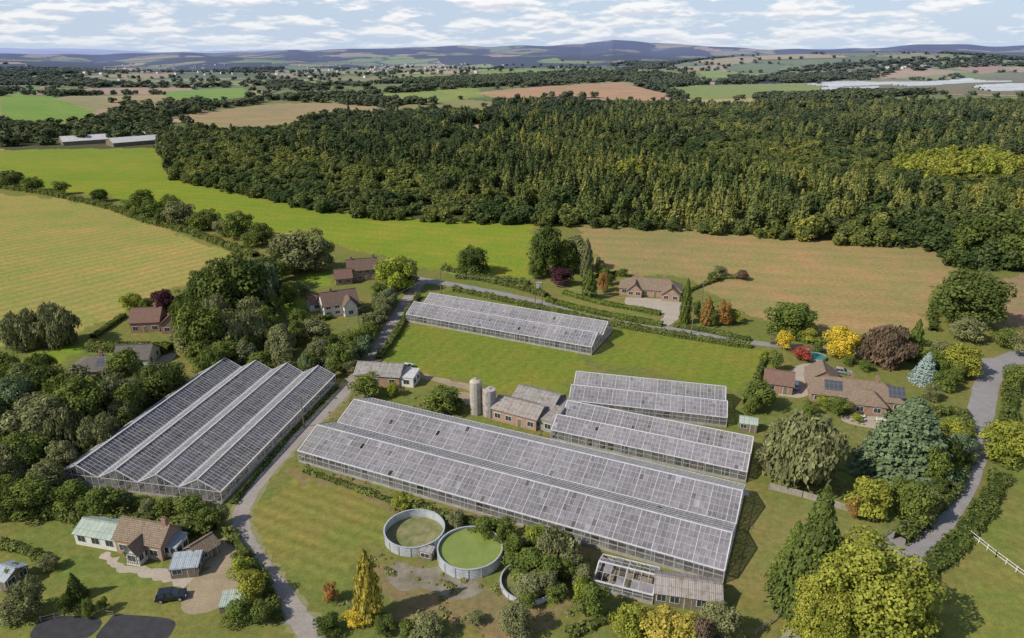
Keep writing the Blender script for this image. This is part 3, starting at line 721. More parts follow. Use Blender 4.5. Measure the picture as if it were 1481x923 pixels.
h=house('brick_cottage',(170,800),(236,812),5.4,3.1,2.3,'gable','brick2','tilet',chim=((.93,.5),),win=3)
house('',0,0,5.0,2.3,1.2,'gable','render','corrgreen',win=3,parent=h,off=(-8.7,.3,8.6),door=False,ov=.25)
house('',0,0,2.6,2.5,1.5,'gable','render','tilet',win=1,axis='y',parent=h,off=(3.6,-2.0,2.6),door=False,timber=True)
house('',0,0,3,2.1,.8,'mono','render','corrblue',win=2,parent=h,off=(8.4,1.2,2.6),door=False,ov=.15)
h=house('solar_roof_bungalow',(1172,582),(1306,598),9,2.5,3.0,'hip','brick','tilet',chim=((.45,.55),(.72,.5)),solar=(.14,.34),win=7)
house('',0,0,6,2.5,2.7,'hip','brick','tilet',win=2,parent=h,off=(8.5,-3.2,7.5),door=False)
house('',0,0,7,2.5,2.5,'gable','brick','tilet',win=2,axis='y',parent=h,off=(0,8.4,7.5),door=False)
so=MB()
so.poly([(17.2,.9,3.42),(20.8,.9,3.42),(20.8,3.6,5.15),(17.2,3.6,5.15)]);so.build('solar_panels',[M['solar']],h)
house('brick_garage',(1104,566),(1145,572),7,2.5,2.2,'gable','brick','tile2',win=2)
house('small_shed',(1068,623),(1094,627),3,2.0,.9,'gable','wood','corrgreen',win=2,ov=.15)
house('stone_barn',(514,556),(578,560),7.5,2.8,1.9,'gable','brick2','corr',win=3)
house('lean_to_store',(578,559),(598,561),5,2.6,.5,'mono','render','corrwhite',win=1,door=False,ov=.1)
h=house('farm_shed',(712,607),(775,624),7,3.0,1.6,'gable','brick2','rust',win=4)
house('',0,0,7,3.2,1.4,'gable','wood','corr',win=3,parent=h,off=(1.5,7.02,11),door=False,ov=.1)
house('',0,0,6,2.8,.9,'mono','concrete','rust',win=2,parent=h,off=(9.72,1,5.5),door=False,ov=.15)
house('',0,0,5,2.4,.8,'mono','brick','corr',win=2,parent=h,off=(12.55,7.2,4.5),door=False,ov=.15)
house('tumbledown_shed',(946,874),(1042,888),5,2.2,1.2,'gable','wood','rust',win=5,ov=.2)
house('garden_shed',(248,838),(288,834),3.2,1.9,.7,'mono','wood','corrblue',win=2,ov=.15)
house('timber_garage',(290,818),(318,800),3.6,2.0,1.2,'gable','wood','tilet',win=2)
house('garden_shed',(-12,852),(12,858),4,2.2,.9,'gable','wood','corrblue',win=2,ov=.2)
house('low_store',(318,888),(352,884),3,1.2,.4,'mono','wood','corrgreen',win=1,door=False,ov=.1)
for a,b,dd in(((92,211),(215,203),30),((165,213),(238,207),22)):
    house('farm_barn',a,b,dd,3.6,3.6,'gable','wood','corrwhite',win=6,door=False)
greenhouse((858,852),(943,874),6.5,1,1.8,1.1,name='derelict_greenhouse',pitch=1.2,rows=2,broken=.72)
# distant village houses
def farmat(name,c):
    m,nt,o=newmat(name);d=N(nt,'ShaderNodeBsdfDiffuse');rg=N(nt,'ShaderNodeRGB');rg.outputs[0].default_value=(*c,1);L(nt,painted_haze(nt,rg.outputs[0]),d.inputs[0]);L(nt,d.outputs[0],o.inputs[0]);return m
vb=MB()
for (cu,cv_,n_,su,sv_) in((560,100,60,60,4),(200,104,30,80,4),(1300,97,16,20,1.5),(650,96,30,50,2),(420,108,14,40,3),(110,125,8,40,8),(1010,118,5,20,3),(250,97,24,90,2)):
    for _ in range(n_):
        q=gp(cu+random.gauss(0,su),cv_+random.gauss(0,sv_))
        if math.hypot(*q)>9000 or math.hypot(*q)<1200:continue
        a=random.uniform(0,3.14);l=random.uniform(8,22);w_=random.uniform(7,10);hh=random.uniform(4,6);z=float(hgt(*q));ca,sa=math.cos(a),math.sin(a)
        tr=lambda X_,Y_,Z_:(q[0]+X_*ca-Y_*sa,q[1]+X_*sa+Y_*ca,z+Z_)
        wm=random.choice([0,0,1]);
        for (a1,b1_,a2,b2_) in((-l,-w_,l,-w_),(l,-w_,l,w_),(l,w_,-l,w_),(-l,w_,-l,-w_)):
            vb.poly([tr(a1/2,b1_/2,-1),tr(a2/2,b2_/2,-1),tr(a2/2,b2_/2,hh),tr(a1/2,b1_/2,hh)],wm)
        vb.poly([tr(-l/2,-w_/2,hh),tr(l/2,-w_/2,hh),tr(l/2,0,hh+3),tr(-l/2,0,hh+3)],2);vb.poly([tr(l/2,w_/2,hh),tr(-l/2,w_/2,hh),tr(-l/2,0,hh+3),tr(l/2,0,hh+3)],2)
        vb.poly([tr(-l/2,-w_/2,hh),tr(-l/2,0,hh+3),tr(-l/2,w_/2,hh)],wm);vb.poly([tr(l/2,-w_/2,hh),tr(l/2,w_/2,hh),tr(l/2,0,hh+3)],wm)
vb.build('distant_village',[farmat('distant_white_walls',(.7,.68,.64)),farmat('distant_brick_walls',(.4,.24,.18)),farmat('distant_roofs',(.3,.2,.17))])
# ------------------------------------------------------------------ roads & paths
def crom(P,n=8):
    P=[np.array(p) for p in P];P=[2*P[0]-P[1]]+P+[2*P[-1]-P[-2]];o_=[]
    for i in range(1,len(P)-2):
        for k in range(n):
            t=k/n;a,b,c_,d=P[i-1:i+3]
            o_.append(.5*((2*b)+(-a+c_)*t+(2*a-5*b+4*c_-d)*t*t+(-a+3*b-3*c_+d)*t**3))
    o_.append(P[-2]);return np.array(o_)
def ribbon(name,px,width,z,mat,n=8,wv=.08,world=None):
    C=crom(world or gpl(px),n);D=np.gradient(C,axis=0);D/=np.linalg.norm(D,axis=1,keepdims=True);Nn=np.stack([-D[:,1],D[:,0]],1)
    w=np.full(len(C),width/2.) if not hasattr(width,'__len__') else np.interp(np.linspace(0,1,len(C)),np.linspace(0,1,len(width)),width)/2
    cols=5;V=[]
    for j in range(cols):
        f=-1+2*j/(cols-1);jit=rng.normal(size=len(C))*wv*(abs(f)==1)
        V.append(np.column_stack([C+Nn*(w*f+jit)[:,None],np.full(len(C),z)]))
    V=np.stack(V,1).reshape(-1,3);I=np.arange(len(C)*cols).reshape(-1,cols)
    Q=np.stack([I[:-1,:-1],I[1:,:-1],I[1:,1:],I[:-1,1:]],-1).reshape(-1,4)
    me=npmesh(name,V,Q,mats=[mat])
    return link(bpy.data.objects.new(name,me))
def patch(name,px,z,mat):
    P=gpl(px);C=crom(P+[P[0]],4)[:-1]
    b=MB();b.poly([(p[0],p[1],z) for p in C]);ob=b.build(name,[mat])
    if ob.data.polygons[0].normal.z<0:ob.data.flip_normals()
    return ob
def roadmat(name,c,c2,crown=None):
    m,nt,o=newmat(name);n=noise(nt,.25,5,.7);n2=noise(nt,2.5,4)
    cc=ramp(nt,n,[(.3,c2),(.7,c)]);cc=mixc(nt,.6,cc,ramp(nt,n2,[(.3,.7),(.7,1.15)]),'MULTIPLY')
    principled(nt,o,cc,.9,0,.2);return m
M['asph']=roadmat('worn_asphalt',(.29,.27,.27),(.22,.205,.205))
M['track']=roadmat('concrete_track',(.33,.29,.265),(.245,.215,.19))
M['gravel']=roadmat('gravel',(.42,.36,.3),(.33,.28,.22))
M['dirt']=roadmat('bare_dirt',(.36,.28,.19),(.25,.2,.13))
M['verge']=roadmat('worn_verge',(.25,.225,.12),(.19,.19,.08))
TRK=[(462,940),(440,905),(415,868),(385,828),(362,795),(350,765),(350,738),(370,703),(405,662),(438,628),(465,600),(495,570),(520,538),(545,502),(570,462),(590,432),(605,413),(612,405)]
ribbon('track_verge',TRK,[5.4,4.6,4.6,4.4,4.6,5,4.8,4.6],.006,M['verge'],wv=.35)
ribbon('farm_track',TRK,[3.6,3.3,3,3,3,3.4,3.4,3.3,3.6,3.8],.02,M['track'],wv=.14)
ribbon('country_lane',[(585,398),(612,405),(650,411),(720,424),(800,441),(880,458),(960,474),(1050,489),(1110,498),(1180,504),(1260,513),(1340,519),(1430,523),(1520,520)],[4,5,4,3.2,3.2,3.2,3.4,3.4,4,5],.028,M['asph'])
ribbon('country_road',[(1150,950),(1215,880),(1265,832),(1312,790),(1355,745),(1390,690),(1408,640),(1420,590),(1430,550),(1455,523),(1520,500)],[6.4,6.6,6.6,6.4,6,5.6,5.6,6.5],.036,M['asph'])
ribbon('access_track',[(545,520),(600,540),(645,552),(690,565),(720,592)],[2,2.5,3,4],.012,M['dirt'],wv=.3)
ribbon('gravel_drive',[(958,470),(972,458),(968,445),(950,440)],[4,5,8,8],.044,M['gravel'])
patch('gravel_forecourt',[(905,430),(990,436),(985,452),(965,458),(930,448),(905,440)],.05,M['gravel'])
patch('dirt_yard',[(275,838),(322,812),(345,800),(352,830),(330,870),(290,888),(262,880)],.014,M['dirt'])
ribbon('yard_path',[(150,800),(175,822),(220,828),(275,842)],[1.2,1.5,2,3],.018,M['gravel'],wv=.3)
ribbon('yard_entrance',[(350,768),(335,790),(318,820)],[4,5,6],.010,M['dirt'],wv=.4)
patch('paved_terrace',[(1215,600),(1300,606),(1290,622),(1225,612)],.012,M['gravel'])
patch('brick_driveway',[(1125,572),(1150,530),(1200,528),(1180,560),(1160,575)],.014,M['gravel'])
patch('driveway',[(195,545),(235,515),(255,512),(240,530),(205,560)],.014,M['gravel'])
patch('concrete_yard',[(650,566),(690,572),(715,606),(680,590)],.008,M['dirt'])
patch('bare_soil_bed',[(575,812),(610,822),(650,820),(700,850),(660,868),(610,850),(580,855),(555,830)],.01,M['soil'])
ribbon('greenhouse_service_path',None,2.2,.009,M['track'],world=[(P1[0]-2-.9*0+13,P1[1]+24),tuple((np.array(P1)+np.array((11.5,25))+np.array((.909,-.415))*40)),tuple(np.array(P2)+np.array((12.3,24.8)))])
# ------------------------------------------------------------------ tanks, silos
def tankmat():
    m,nt,o=newmat('corrugated_tank_steel');tc=N(nt,'ShaderNodeTexCoord')
    n=noise(nt,.6,4);c=ramp(nt,n,[(.3,(.36,.39,.42)),(.7,(.52,.54,.57))])
    mp=N(nt,'ShaderNodeMapping');mp.inputs['Scale'].default_value=(4,4,.3);L(nt,tc.outputs['Object'],mp.inputs[0])
    n2=noise(nt,1.,4,.6,mp.outputs[0]);c=mixc(nt,ramp(nt,n2,[(.5,0.),(.75,.5)]),c,(.22,.19,.15))
    principled(nt,o,c,.45,.2,.5);return m
M['tank']=tankmat()
m,nt,o=newmat('algae_water');n=noise(nt,.5,6,.7);n2=noise(nt,6,4)
c=ramp(nt,n,[(.35,(.16,.21,.045)),(.65,(.21,.25,.06))]);c=mixc(nt,ramp(nt,n2,[(.62,0.),(.7,.5)]),c,(.3,.33,.1))
principled(nt,o,c,.12,0,.5);M['algae']=m
def tank(name,u,v,r,h,fill,fmat):
    x,y=gp(u,v);e=bpy.data.objects.new(name,None);e.location=(x,y,0);link(e)
    b=MB();n=96
    def ring(rr,z,k):
        q=rr;return(q*math.cos(6.28318*k/n),q*math.sin(6.28318*k/n),z)
    zs=[-.2+(h+.2)*i/14 for i in range(15)]
    for i in range(14):
        ra=r+(.035 if i%2 else 0);rb=r+(0 if i%2 else .035)
        for k in range(n):
            b.poly([ring(ra,zs[i],k),ring(ra,zs[i],k+1),ring(rb,zs[i+1],k+1),ring(rb,zs[i+1],k)])
            b.poly([ring(ra-.1,zs[i],k+1),ring(ra-.1,zs[i],k),ring(rb-.1,zs[i+1],k),ring(rb-.1,zs[i+1],k+1)])
    for k in range(n):
        b.poly([ring(r-.16,h+.03,k),ring(r+.09,h+.03,k),ring(r+.09,h+.03,k+1),ring(r-.16,h+.03,k+1)][::1])
        b.poly([ring(r+.09,h-.06,k),ring(r+.09,h-.06,k+1),ring(r+.09,h+.03,k+1),ring(r+.09,h+.03,k)])
    for k in range(0,n,6):
        a=6.28318*k/n;b.beam((math.cos(a)*(r+.07),math.sin(a)*(r+.07),0),(math.cos(a)*(r+.07),math.sin(a)*(r+.07),h),.1)
    b.build('tank_wall',[M['tank']],e)
    w=MB();w.poly([((r-.1)*math.cos(6.28318*k/64),(r-.1)*math.sin(6.28318*k/64),fill) for k in range(64)]);w.build('tank_contents',[fmat],e)
    return e
M['mud']=simple('weedy_mud',(.27,.24,.12),.95,.5,.5,c2=(.13,.15,.05))
tank('slurry_tank',600,776,5.3,1.9,.25,M['mud'])
tank('water_tank',680,805,5.5,2.0,1.5,M['algae'])
tank('overgrown_tank',765,845,4.6,1.0,.2,M['mud'])
house('pump_box',(606,808),(624,812),1.6,1.5,.2,'mono','wood','corr',win=1,door=False,ov=.05)
M['silo']=simple('silo_concrete',(.50,.45,.36),.85,.35,.7,c2=(.32,.25,.17))
M['silo2']=simple('silo_steel',(.46,.43,.4),.7,.35,.8,c2=(.28,.2,.15))
def silo(u,v,r,h,dome,mt):
    x,y=gp(u,v);e=bpy.data.objects.new('farm_silo',None);e.location=(x,y,0);link(e)
    b=MB();b.cyl((0,0),r,-.2,h,24,cap=False)
    for i in range(6):
        a0=i/6*math.pi/2;a1=(i+1)/6*math.pi/2;b.cyl((0,0),r*math.cos(a0)+.02,h+dome*math.sin(a0),h+dome*math.sin(a1),24,r1=r*math.cos(a1)+.02,cap=False)
    b.build('barrel',[mt],e)
    c=MB()
    for i in range(1,int(h/.8)):c.cyl((0,0),r+.035,i*.8,i*.8+.07,24)
    c.box(-.25,.25,-r-.35,-r-.28,0,h);c.cyl((0,0),.3,h+dome,h+dome+.3,10)
    for i in range(int(h/.4)):c.box(-.25,.25,-r-.27,-r-.22,i*.4,i*.4+.04)
    c.build('hoops_and_ladder',[M['steel']],e)
silo(689,597,1.45,8.2,.7,M['silo']);silo(708,600,1.55,6.8,.15,M['silo2'])
# ------------------------------------------------------------------ trees
TN={'oak':'oak_tree','oakhi':'oak_tree','tall':'poplar_tree','bush':'garden_shrub','willow':'willow_tree','con':'spruce_tree','cedar':'cedar_tree','col':'cypress_tree'}
def tree(u,v,wp,hp,kind='oak',c='mid',name=None):
    x,y=gp(u,v-wp*.12 if kind!='col' else v)
    d=depth_of(x,y);w=wp*d/FPX;dep=math.atan2(CH,y)
    h=max(.6,(hp*d/FPX-w*.45*math.sin(dep)*.6)/math.cos(dep))
    h=max(h,w*.7)
    ob=bpy.data.objects.new(name or TN[kind],random.choice(T[kind]));ob.location=(x,y,hgt(x,y)-.05)
    ob.scale=(w/9.6,w/9.6*random.uniform(.9,1.1),h/10);ob.rotation_euler=(0,0,random.uniform(0,6.28));link(ob)
    if len(ob.material_slots)>1:
        ob.material_slots[1].link='OBJECT';ob.material_slots[1].material=LM[c]
    return ob
TL='''1398 482 108 94 oak dark|1142 492 80 58 oak mid|1213 522 50 55 oak yellow|1277 537 80 72 willow copper|1318 522 24 60 col mid|1443 392 108 96 oak dark|1390 375 50 50 oak mid|1478 395 70 80 oak mid
685 402 58 50 oak dark|792 404 62 84 tall dark|832 397 50 62 tall olive|848 402 22 56 col olive|810 418 40 32 bush purple|852 432 26 46 col mid|872 425 22 34 bush orange|775 406 30 46 oak mid|866 402 20 30 bush olive|815 400 44 60 oak mid
1134 510 30 34 bush yellow|1158 525 34 24 bush red|1118 500 20 20 bush olive|1170 500 34 22 bush ygreen|1182 512 22 20 bush mid
1155 712 134 122 willow olive|1120 690 60 90 tall olive|1305 697 116 116 cedar bluegreen|1370 657 52 60 oak ygreen|1446 672 80 72 oak ygreen|1255 757 72 68 bush ygreen|1320 768 62 74 bush mid|1302 740 50 50 bush mid|1230 752 26 36 bush orange|1345 715 50 70 bush mid|1362 690 40 60 bush dark|1275 690 40 40 bush mid|1330 690 60 60 bush mid
1165 888 100 165 con dark|1140 850 60 90 con mid|1250 940 190 160 oakhi ygreen|1180 945 110 110 oakhi ygreen|1325 950 80 66 oak mid|945 940 80 60 bush gold|905 935 60 62 bush ygreen|985 945 80 55 bush gold|1040 935 74 68 tall olive|1010 950 50 60 bush copper
745 925 56 54 oak olive|855 895 56 56 bush mid|838 880 30 44 bush lime|775 796 42 44 tall lime|805 822 70 60 willow olive|760 848 74 46 bush mid|790 852 60 50 bush mid|825 832 46 44 tall olive|740 812 34 44 bush mid|762 880 40 24 bush mid|770 868 56 36 bush olive|800 870 40 30 bush mid|840 850 40 34 bush olive|690 905 30 20 bush olive
535 897 44 96 col gold|515 908 40 26 bush yellow|478 872 28 30 bush orange|475 922 46 28 bush dark|583 740 34 30 bush ygreen|560 918 40 30 bush dark|620 930 60 34 bush olive|590 925 30 30 bush mid
645 604 64 36 bush mid|530 580 54 34 bush mid|625 598 30 26 bush mid|568 575 24 26 tall lime|660 600 34 24 bush dark|700 780 50 30 bush mid|660 765 34 28 bush olive|725 795 26 36 bush mid|733 780 30 34 bush mid
345 478 110 124 oak dark|305 470 66 90 oak dark|440 402 92 78 oak olive|388 428 84 66 oak dark|415 400 50 60 oak olive|465 395 44 62 oak olive|300 528 84 104 tall mid|350 520 92 80 willow olive|278 505 50 80 willow mid|410 525 42 62 tall olive|385 500 50 60 oak mid|465 534 42 52 oak olive|495 540 52 52 oak mid|460 500 56 34 bush olive|512 512 48 40 oak mid|540 480 34 34 oak olive|435 480 34 36 bush mid|525 455 20 20 bush olive|555 455 34 34 oak olive|575 428 62 66 oak lime|590 418 40 50 oak olive|548 432 30 24 bush mid|430 505 40 46 tall mid|395 470 40 50 oak mid|410 410 40 30 bush mid|480 515 34 34 oak dark|375 545 50 40 bush mid|330 535 60 50 oak mid|440 430 20 20 bush olive|530 500 36 34 bush mid|510 545 30 28 bush olive|320 500 60 80 willow olive|365 490 56 70 oak olive|330 440 60 60 oak mid|290 500 40 60 tall olive|445 545 36 34 bush mid|420 545 30 30 bush olive|300 548 50 36 bush mid
240 456 40 42 oak purple|190 452 34 32 oak ygreen|215 452 26 22 bush mid|270 445 40 30 oak mid|298 430 40 50 oak dark|270 470 30 40 oak mid|420 445 30 40 oak mid
40 510 60 66 willow olive|85 506 66 72 willow olive|10 560 50 60 oak mid|35 585 70 66 oak dark|70 655 96 92 oak olive|130 632 92 96 tall mid|185 612 66 80 tall olive|240 584 76 64 oak dark|205 590 46 50 oak mid|20 700 64 70 oak olive|50 752 80 66 oak mid|105 748 64 52 bush mid|155 752 64 54 bush mid|15 755 50 60 oak dark|95 690 50 60 oak olive|40 690 70 70 oak mid|140 570 30 30 bush mid|100 600 60 66 tall mid|75 600 50 60 oak mid|160 600 50 60 oak olive|60 560 40 30 bush mid|215 750 36 30 bush olive|150 655 60 60 willow olive|110 640 60 70 willow olive|60 620 60 60 oak olive|75 720 60 60 oak olive|125 600 50 50 oak lime
145 295 28 22 oak dark|210 318 42 46 oak mid|250 318 42 40 oak mid|262 332 50 42 oak olive|240 330 40 34 oak dark|303 338 46 38 oak mid|345 350 54 48 oak mid|380 358 40 40 oak dark|325 345 34 30 oak olive|20 276 40 20 oak dark|50 280 34 16 oak mid|90 285 30 14 bush mid|190 312 30 22 bush mid|225 322 40 34 bush mid|285 338 34 26 bush mid|362 362 34 26 bush mid
112 868 32 38 con dark|100 895 28 36 bush dark|130 895 22 34 tall mid|152 885 18 22 bush mid|45 895 60 64 tall olive|70 828 34 26 bush olive|25 845 40 30 bush mid|20 905 50 40 bush olive|350 842 40 40 bush lime|365 875 54 50 bush ygreen|378 905 40 34 bush mid|345 905 50 40 bush mid|350 820 30 26 bush mid|205 740 30 24 bush mid|240 748 40 26 bush mid|275 752 50 28 bush mid|305 770 40 40 bush mid|325 760 24 30 bush olive|180 740 50 30 bush olive|130 745 50 36 bush mid
1400 502 56 44 bush olive|1385 552 66 58 oak ygreen|1335 557 42 46 con blue|1365 570 40 36 bush mid|1100 598 58 52 bush mid|1085 602 30 34 bush mid|990 468 18 64 col mid|1022 470 22 42 col orange|1046 474 30 44 tall orange|1005 462 20 30 bush mid|1030 474 20 30 tall mid|1062 470 30 24 bush ygreen|1075 408 24 14 bush copper|1040 402 24 14 bush olive|1400 540 40 40 bush olive|1360 530 50 40 oak olive|1455 510 50 30 bush mid|1475 520 40 40 bush olive|1250 540 24 20 bush mid|1120 540 24 34 bush mid|1105 525 20 20 bush lime|880 415 22 20 bush dark|875 404 24 20 bush mid|900 402 20 14 bush mid|1030 410 18 18 bush mid|1212 604 44 30 bush mid|1190 590 26 20 bush ygreen|1240 612 20 14 bush lime|1170 605 30 26 bush mid|1320 622 34 24 bush copper|1225 530 24 16 bush mid|1465 570 40 44 bush mid'''
for t in TL.replace('\n','|').split('|'):
    a=t.split()
    if len(a)==6:tree(float(a[0]),float(a[1]),float(a[2]),float(a[3]),a[4],a[5])
# self-seeded trees between the gardens (left) and around the lane
def fill(poly,n,w0,w1,kinds):
    P=np.array(poly,float);k=0
    while k<n:
        u=random.uniform(P[:,0].min(),P[:,0].max());v=random.uniform(P[:,1].min(),P[:,1].max())
        if pip(np.array([u]),np.array([v]),poly)[0]:
            w_=random.uniform(w0,w1);tree(u,v,w_,w_*random.uniform(.9,1.3),random.choice(kinds),random.choice(['mid','olive','olive','dark','mid','bluegreen']));k+=1
fill([(-20,585),(20,575),(110,590),(200,570),(215,600),(120,680),(70,735),(-20,760)],34,36,66,['oak','tall','willow','bush'])
fill([(262,470),(300,440),(385,430),(400,480),(430,530),(400,552),(300,560),(262,520)],26,28,56,['oak','tall','willow','bush'])
fill([(425,520),(500,525),(540,515),(495,552),(430,555)],12,22,36,['oak','tall','bush'])
fill([(-20,540),(60,545),(70,570),(-20,590)],6,30,50,['oak','willow'])
fill([(545,450),(600,412),(600,425),(560,470),(530,500)],8,16,28,['oak','bush'])
fill([(1330,690),(1385,640),(1395,660),(1330,770),(1300,775)],10,28,46,['bush','oak'])
fill([(730,790),(800,800),(850,850),(830,885),(740,840)],12,22,42,['bush','bush','tall'])
fill([(1345,500),(1400,495),(1400,560),(1340,590)],8,26,44,['bush','oak'])
# ------------------------------------------------------------------ hedges
def hedge(px,w,h,lm='hedge',dens=14,ls=.45,rough=.25,name='hedge'):
    C=crom(gpl(px),6);seg=np.hypot(*np.diff(C,axis=0).T);cum=np.concatenate([[0],np.cumsum(seg)]);Ln=cum[-1]
    n=int(Ln*(w+2*h)*dens);s=rng.uniform(0,Ln,n);x=np.interp(s,cum,C[:,0]);y=np.interp(s,cum,C[:,1])
    D=np.gradient(C,axis=0);D/=np.linalg.norm(D,axis=1,keepdims=True);dx=np.interp(s,cum,D[:,0]);dy=np.interp(s,cum,D[:,1])
    a=rng.uniform(-1,1,n)*math.pi*.5
    k=1+rough*(np.sin(s*.9)+np.sin(s*.37+2)+np.sin(s*2.3))/2+rough*rng.normal(size=n)*.35
    ca=np.sign(np.sin(a))*np.abs(np.sin(a))**.6*w/2*k;za=np.abs(np.cos(a))**.5*h*k*rng.uniform(.85,1,n)
    za=np.where(np.abs(a)>1.1,rng.uniform(0,.8,n)*h,za)
    P=np.stack([x-dy*ca,y+dx*ca,za],1);nn=np.stack([-dy*np.sin(a),dx*np.sin(a),np.cos(a)+.3],1)+rng.normal(size=(n,3))*.45
    g=NP();V,Q=leafquads(P,nn,ls);V[:,2]=np.maximum(V[:,2],.03);g.add(V,Q,0,rng.uniform(.65,1.3,n)*(1+.15*np.sin(s*.5)))
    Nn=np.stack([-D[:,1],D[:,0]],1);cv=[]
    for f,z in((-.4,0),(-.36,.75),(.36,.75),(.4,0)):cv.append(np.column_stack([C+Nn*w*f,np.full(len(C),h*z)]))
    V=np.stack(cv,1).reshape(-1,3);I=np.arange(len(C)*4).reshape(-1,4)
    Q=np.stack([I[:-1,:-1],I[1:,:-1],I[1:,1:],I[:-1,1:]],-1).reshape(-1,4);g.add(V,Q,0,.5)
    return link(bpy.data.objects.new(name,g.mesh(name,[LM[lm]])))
hedge([(655,420),(720,434),(800,452),(880,470),(960,484),(1040,497),(1085,503)],1.8,1.7)
hedge([(660,402),(700,406),(760,420),(790,430)],2.6,2.0)
hedge([(790,436),(850,452),(920,466),(958,472)],2.0,1.8,lm='mid',rough=.08)
hedge([(815,425),(870,440),(925,450),(955,456)],2.0,1.5,lm='mid',rough=.08)
hedge([(975,472),(1030,482),(1085,494)],1.6,1.3)
hedge([(0,272),(60,280),(110,290),(160,302),(210,320),(270,336),(330,358),(370,372)],3.5,2.2,rough=.4,dens=9,ls=.6)
hedge([(640,390),(700,402),(765,412)],2.5,1.6,rough=.4,dens=9,ls=.6)
hedge([(1110,480),(1180,498),(1260,500),(1345,500)],2,1.5,rough=.4,dens=9,ls=.6)
hedge([(1350,480),(1352,440),(1395,400)],2,1.6,rough=.5,dens=8,ls=.6)
hedge([(605,430),(590,455),(570,490),(548,520)],1.6,1.5,rough=.4)
hedge([(565,435),(550,460),(528,495),(505,530)],3,2.6,rough=.4)
hedge([(130,505),(190,508),(248,508)],4.2,2.6,lm='hedge',rough=.08)
hedge([(135,490),(160,472),(180,458)],2,1.4,lm='mid',rough=.1)
hedge([(1462,540),(1458,600),(1447,660)],3.0,2.0)
hedge([(1447,690),(1425,735),(1390,780),(1350,820),(1320,850)],3.2,1.4,rough=.3)
hedge([(1398,665),(1375,712),(1340,752),(1300,785)],2.6,2.2,rough=.3)
hedge([(1345,600),(1390,600),(1400,640)],2.4,1.6,rough=.4)
hedge([(440,682),(500,702),(555,722),(600,738)],1.2,.7,rough=.4)
hedge([(600,738),(680,758),(730,772)],1.6,1.4,rough=.5,lm='hedge')
hedge([(60,742),(130,755),(200,762),(310,772)],3.0,2.2,rough=.35)
hedge([(330,770),(352,800),(385,850),(405,900)],1.6,1.1,rough=.5)
hedge([(488,560),(455,592),(420,630),(370,690),(338,730)],.8,.5,rough=.5)
hedge([(395,485),(440,470),(480,460)],2,1.6)
hedge([(0,790),(40,800),(70,815)],1.6,1.3)
hedge([(850,405),(875,398),(900,396)],1.4,1.2)
hedge([(990,425),(1040,405),(1078,403)],1.4,1.0,rough=.5)
hedge([(1105,520),(1090,560),(1078,585)],1.4,1.4,rough=.4)
hedge([(820,920),(860,905),(885,893)],1.6,1.0,rough=.3)
# ------------------------------------------------------------------ weeds, tufts
tf=[]
for i in range(3):
    g=NP();n=60;a=rng.uniform(0,6.28,n);r=rng.uniform(0,.5,n)**.8
    P=np.stack([np.cos(a)*r,np.sin(a)*r,rng.uniform(.02,.4,n)*(1-r)],1);nn=np.stack([np.cos(a)*.4,np.sin(a)*.4,np.full(n,1.)],1)+rng.normal(size=(n,3))*.35
    V,Q=leafquads(P,nn,.22,1.6);V[:,2]=np.maximum(V[:,2],0);g.add(V,Q,0,rng.uniform(.7,1.3,n));tf.append(g.mesh('weed_tuft_mesh_%d'%i,[LM['weed']]))
C_t=col_hidden('weed_tuft_kinds',tf)
PT=[]
for pl,dn,s0,s1 in(([(540,800),(640,825),(740,835),(860,870),(850,923),(560,923),(480,880)],.35,.4,1.5),
    ([(500,545),(545,550),(600,570),(690,590),(500,610),(465,612)],.5,.4,1.2),
    ([(420,672),(450,672),(880,812),(860,825),(600,755)],.6,.4,1.1),([(1085,712),(1110,715),(1060,860),(1040,850)],.5,.4,1.),
    ([(1100,600),(1330,600),(1280,740),(1200,720)],.2,.4,1.2),([(780,620),(800,600),(800,640),(1090,705),(1085,712),(780,640)],.5,.4,1.)):
    po=gpl(pl);P_=np.array(po);a0=P_.min(0);a1=P_.max(0);nn_=int((a1-a0).prod()*dn);x=rng.uniform(a0[0],a1[0],nn_);y=rng.uniform(a0[1],a1[1],nn_)
    k=pip(x,y,po)&((np.sin(x*.5+np.sin(y*.3))+np.sin(y*.6+x*.2)+rng.normal(size=nn_)*.5)>0);x,y=x[k],y[k];s=s0+(s1-s0)*rng.uniform(size=len(x))**2;PT.append(np.stack([x,y,0*x,s],1))
PT=np.concatenate(PT);print('tufts',len(PT))
scatter('rough_grass_and_weeds',PT[:,:3],PT[:,[3,3,3]],rng.integers(0,3,len(PT)),C_t)
# ------------------------------------------------------------------ poles, fences
def pole(u,v,h=9,tr=False,name='utility_pole'):
    x,y=gp(u,v);b=MB();b.cyl((0,0),.16,-.3,h,8,r1=.11)
    b.beam((-.9,0,h-.5),(.9,0,h-.5),.12)
    for q in(-.8,0,.8):b.cyl((q,0),.05,h-.44,h-.2,6)
    ob=b.build(name,[M['wood']]);ob.location=(x,y,0);return (x,y,h)
a=pole(774,445,10);b_=pole(784,446,10)
bb=MB();bb.beam((a[0],a[1],9),(b_[0],b_[1],9),.2);bb.box(a[0]+.3,a[0]+1.2,a[1]-.4,a[1]+.4,7,8.3);bb.build('pole_transformer',[M['steel']])
ps=[pole(638,425,9),a,pole(1000,482,9),pole(1015,440,8)]
p3=pole(440,618,8);p4=pole(520,480,8)
wr=MB()
def wire(p,q):
    p=Vector(p);q=Vector(q);pr=None
    for i in range(13):
        t=i/12;c_=p.lerp(q,t);c_.z-=4*1.2*t*(1-t)
        if pr is not None:wr.beam(pr,c_,.035)
        pr=c_
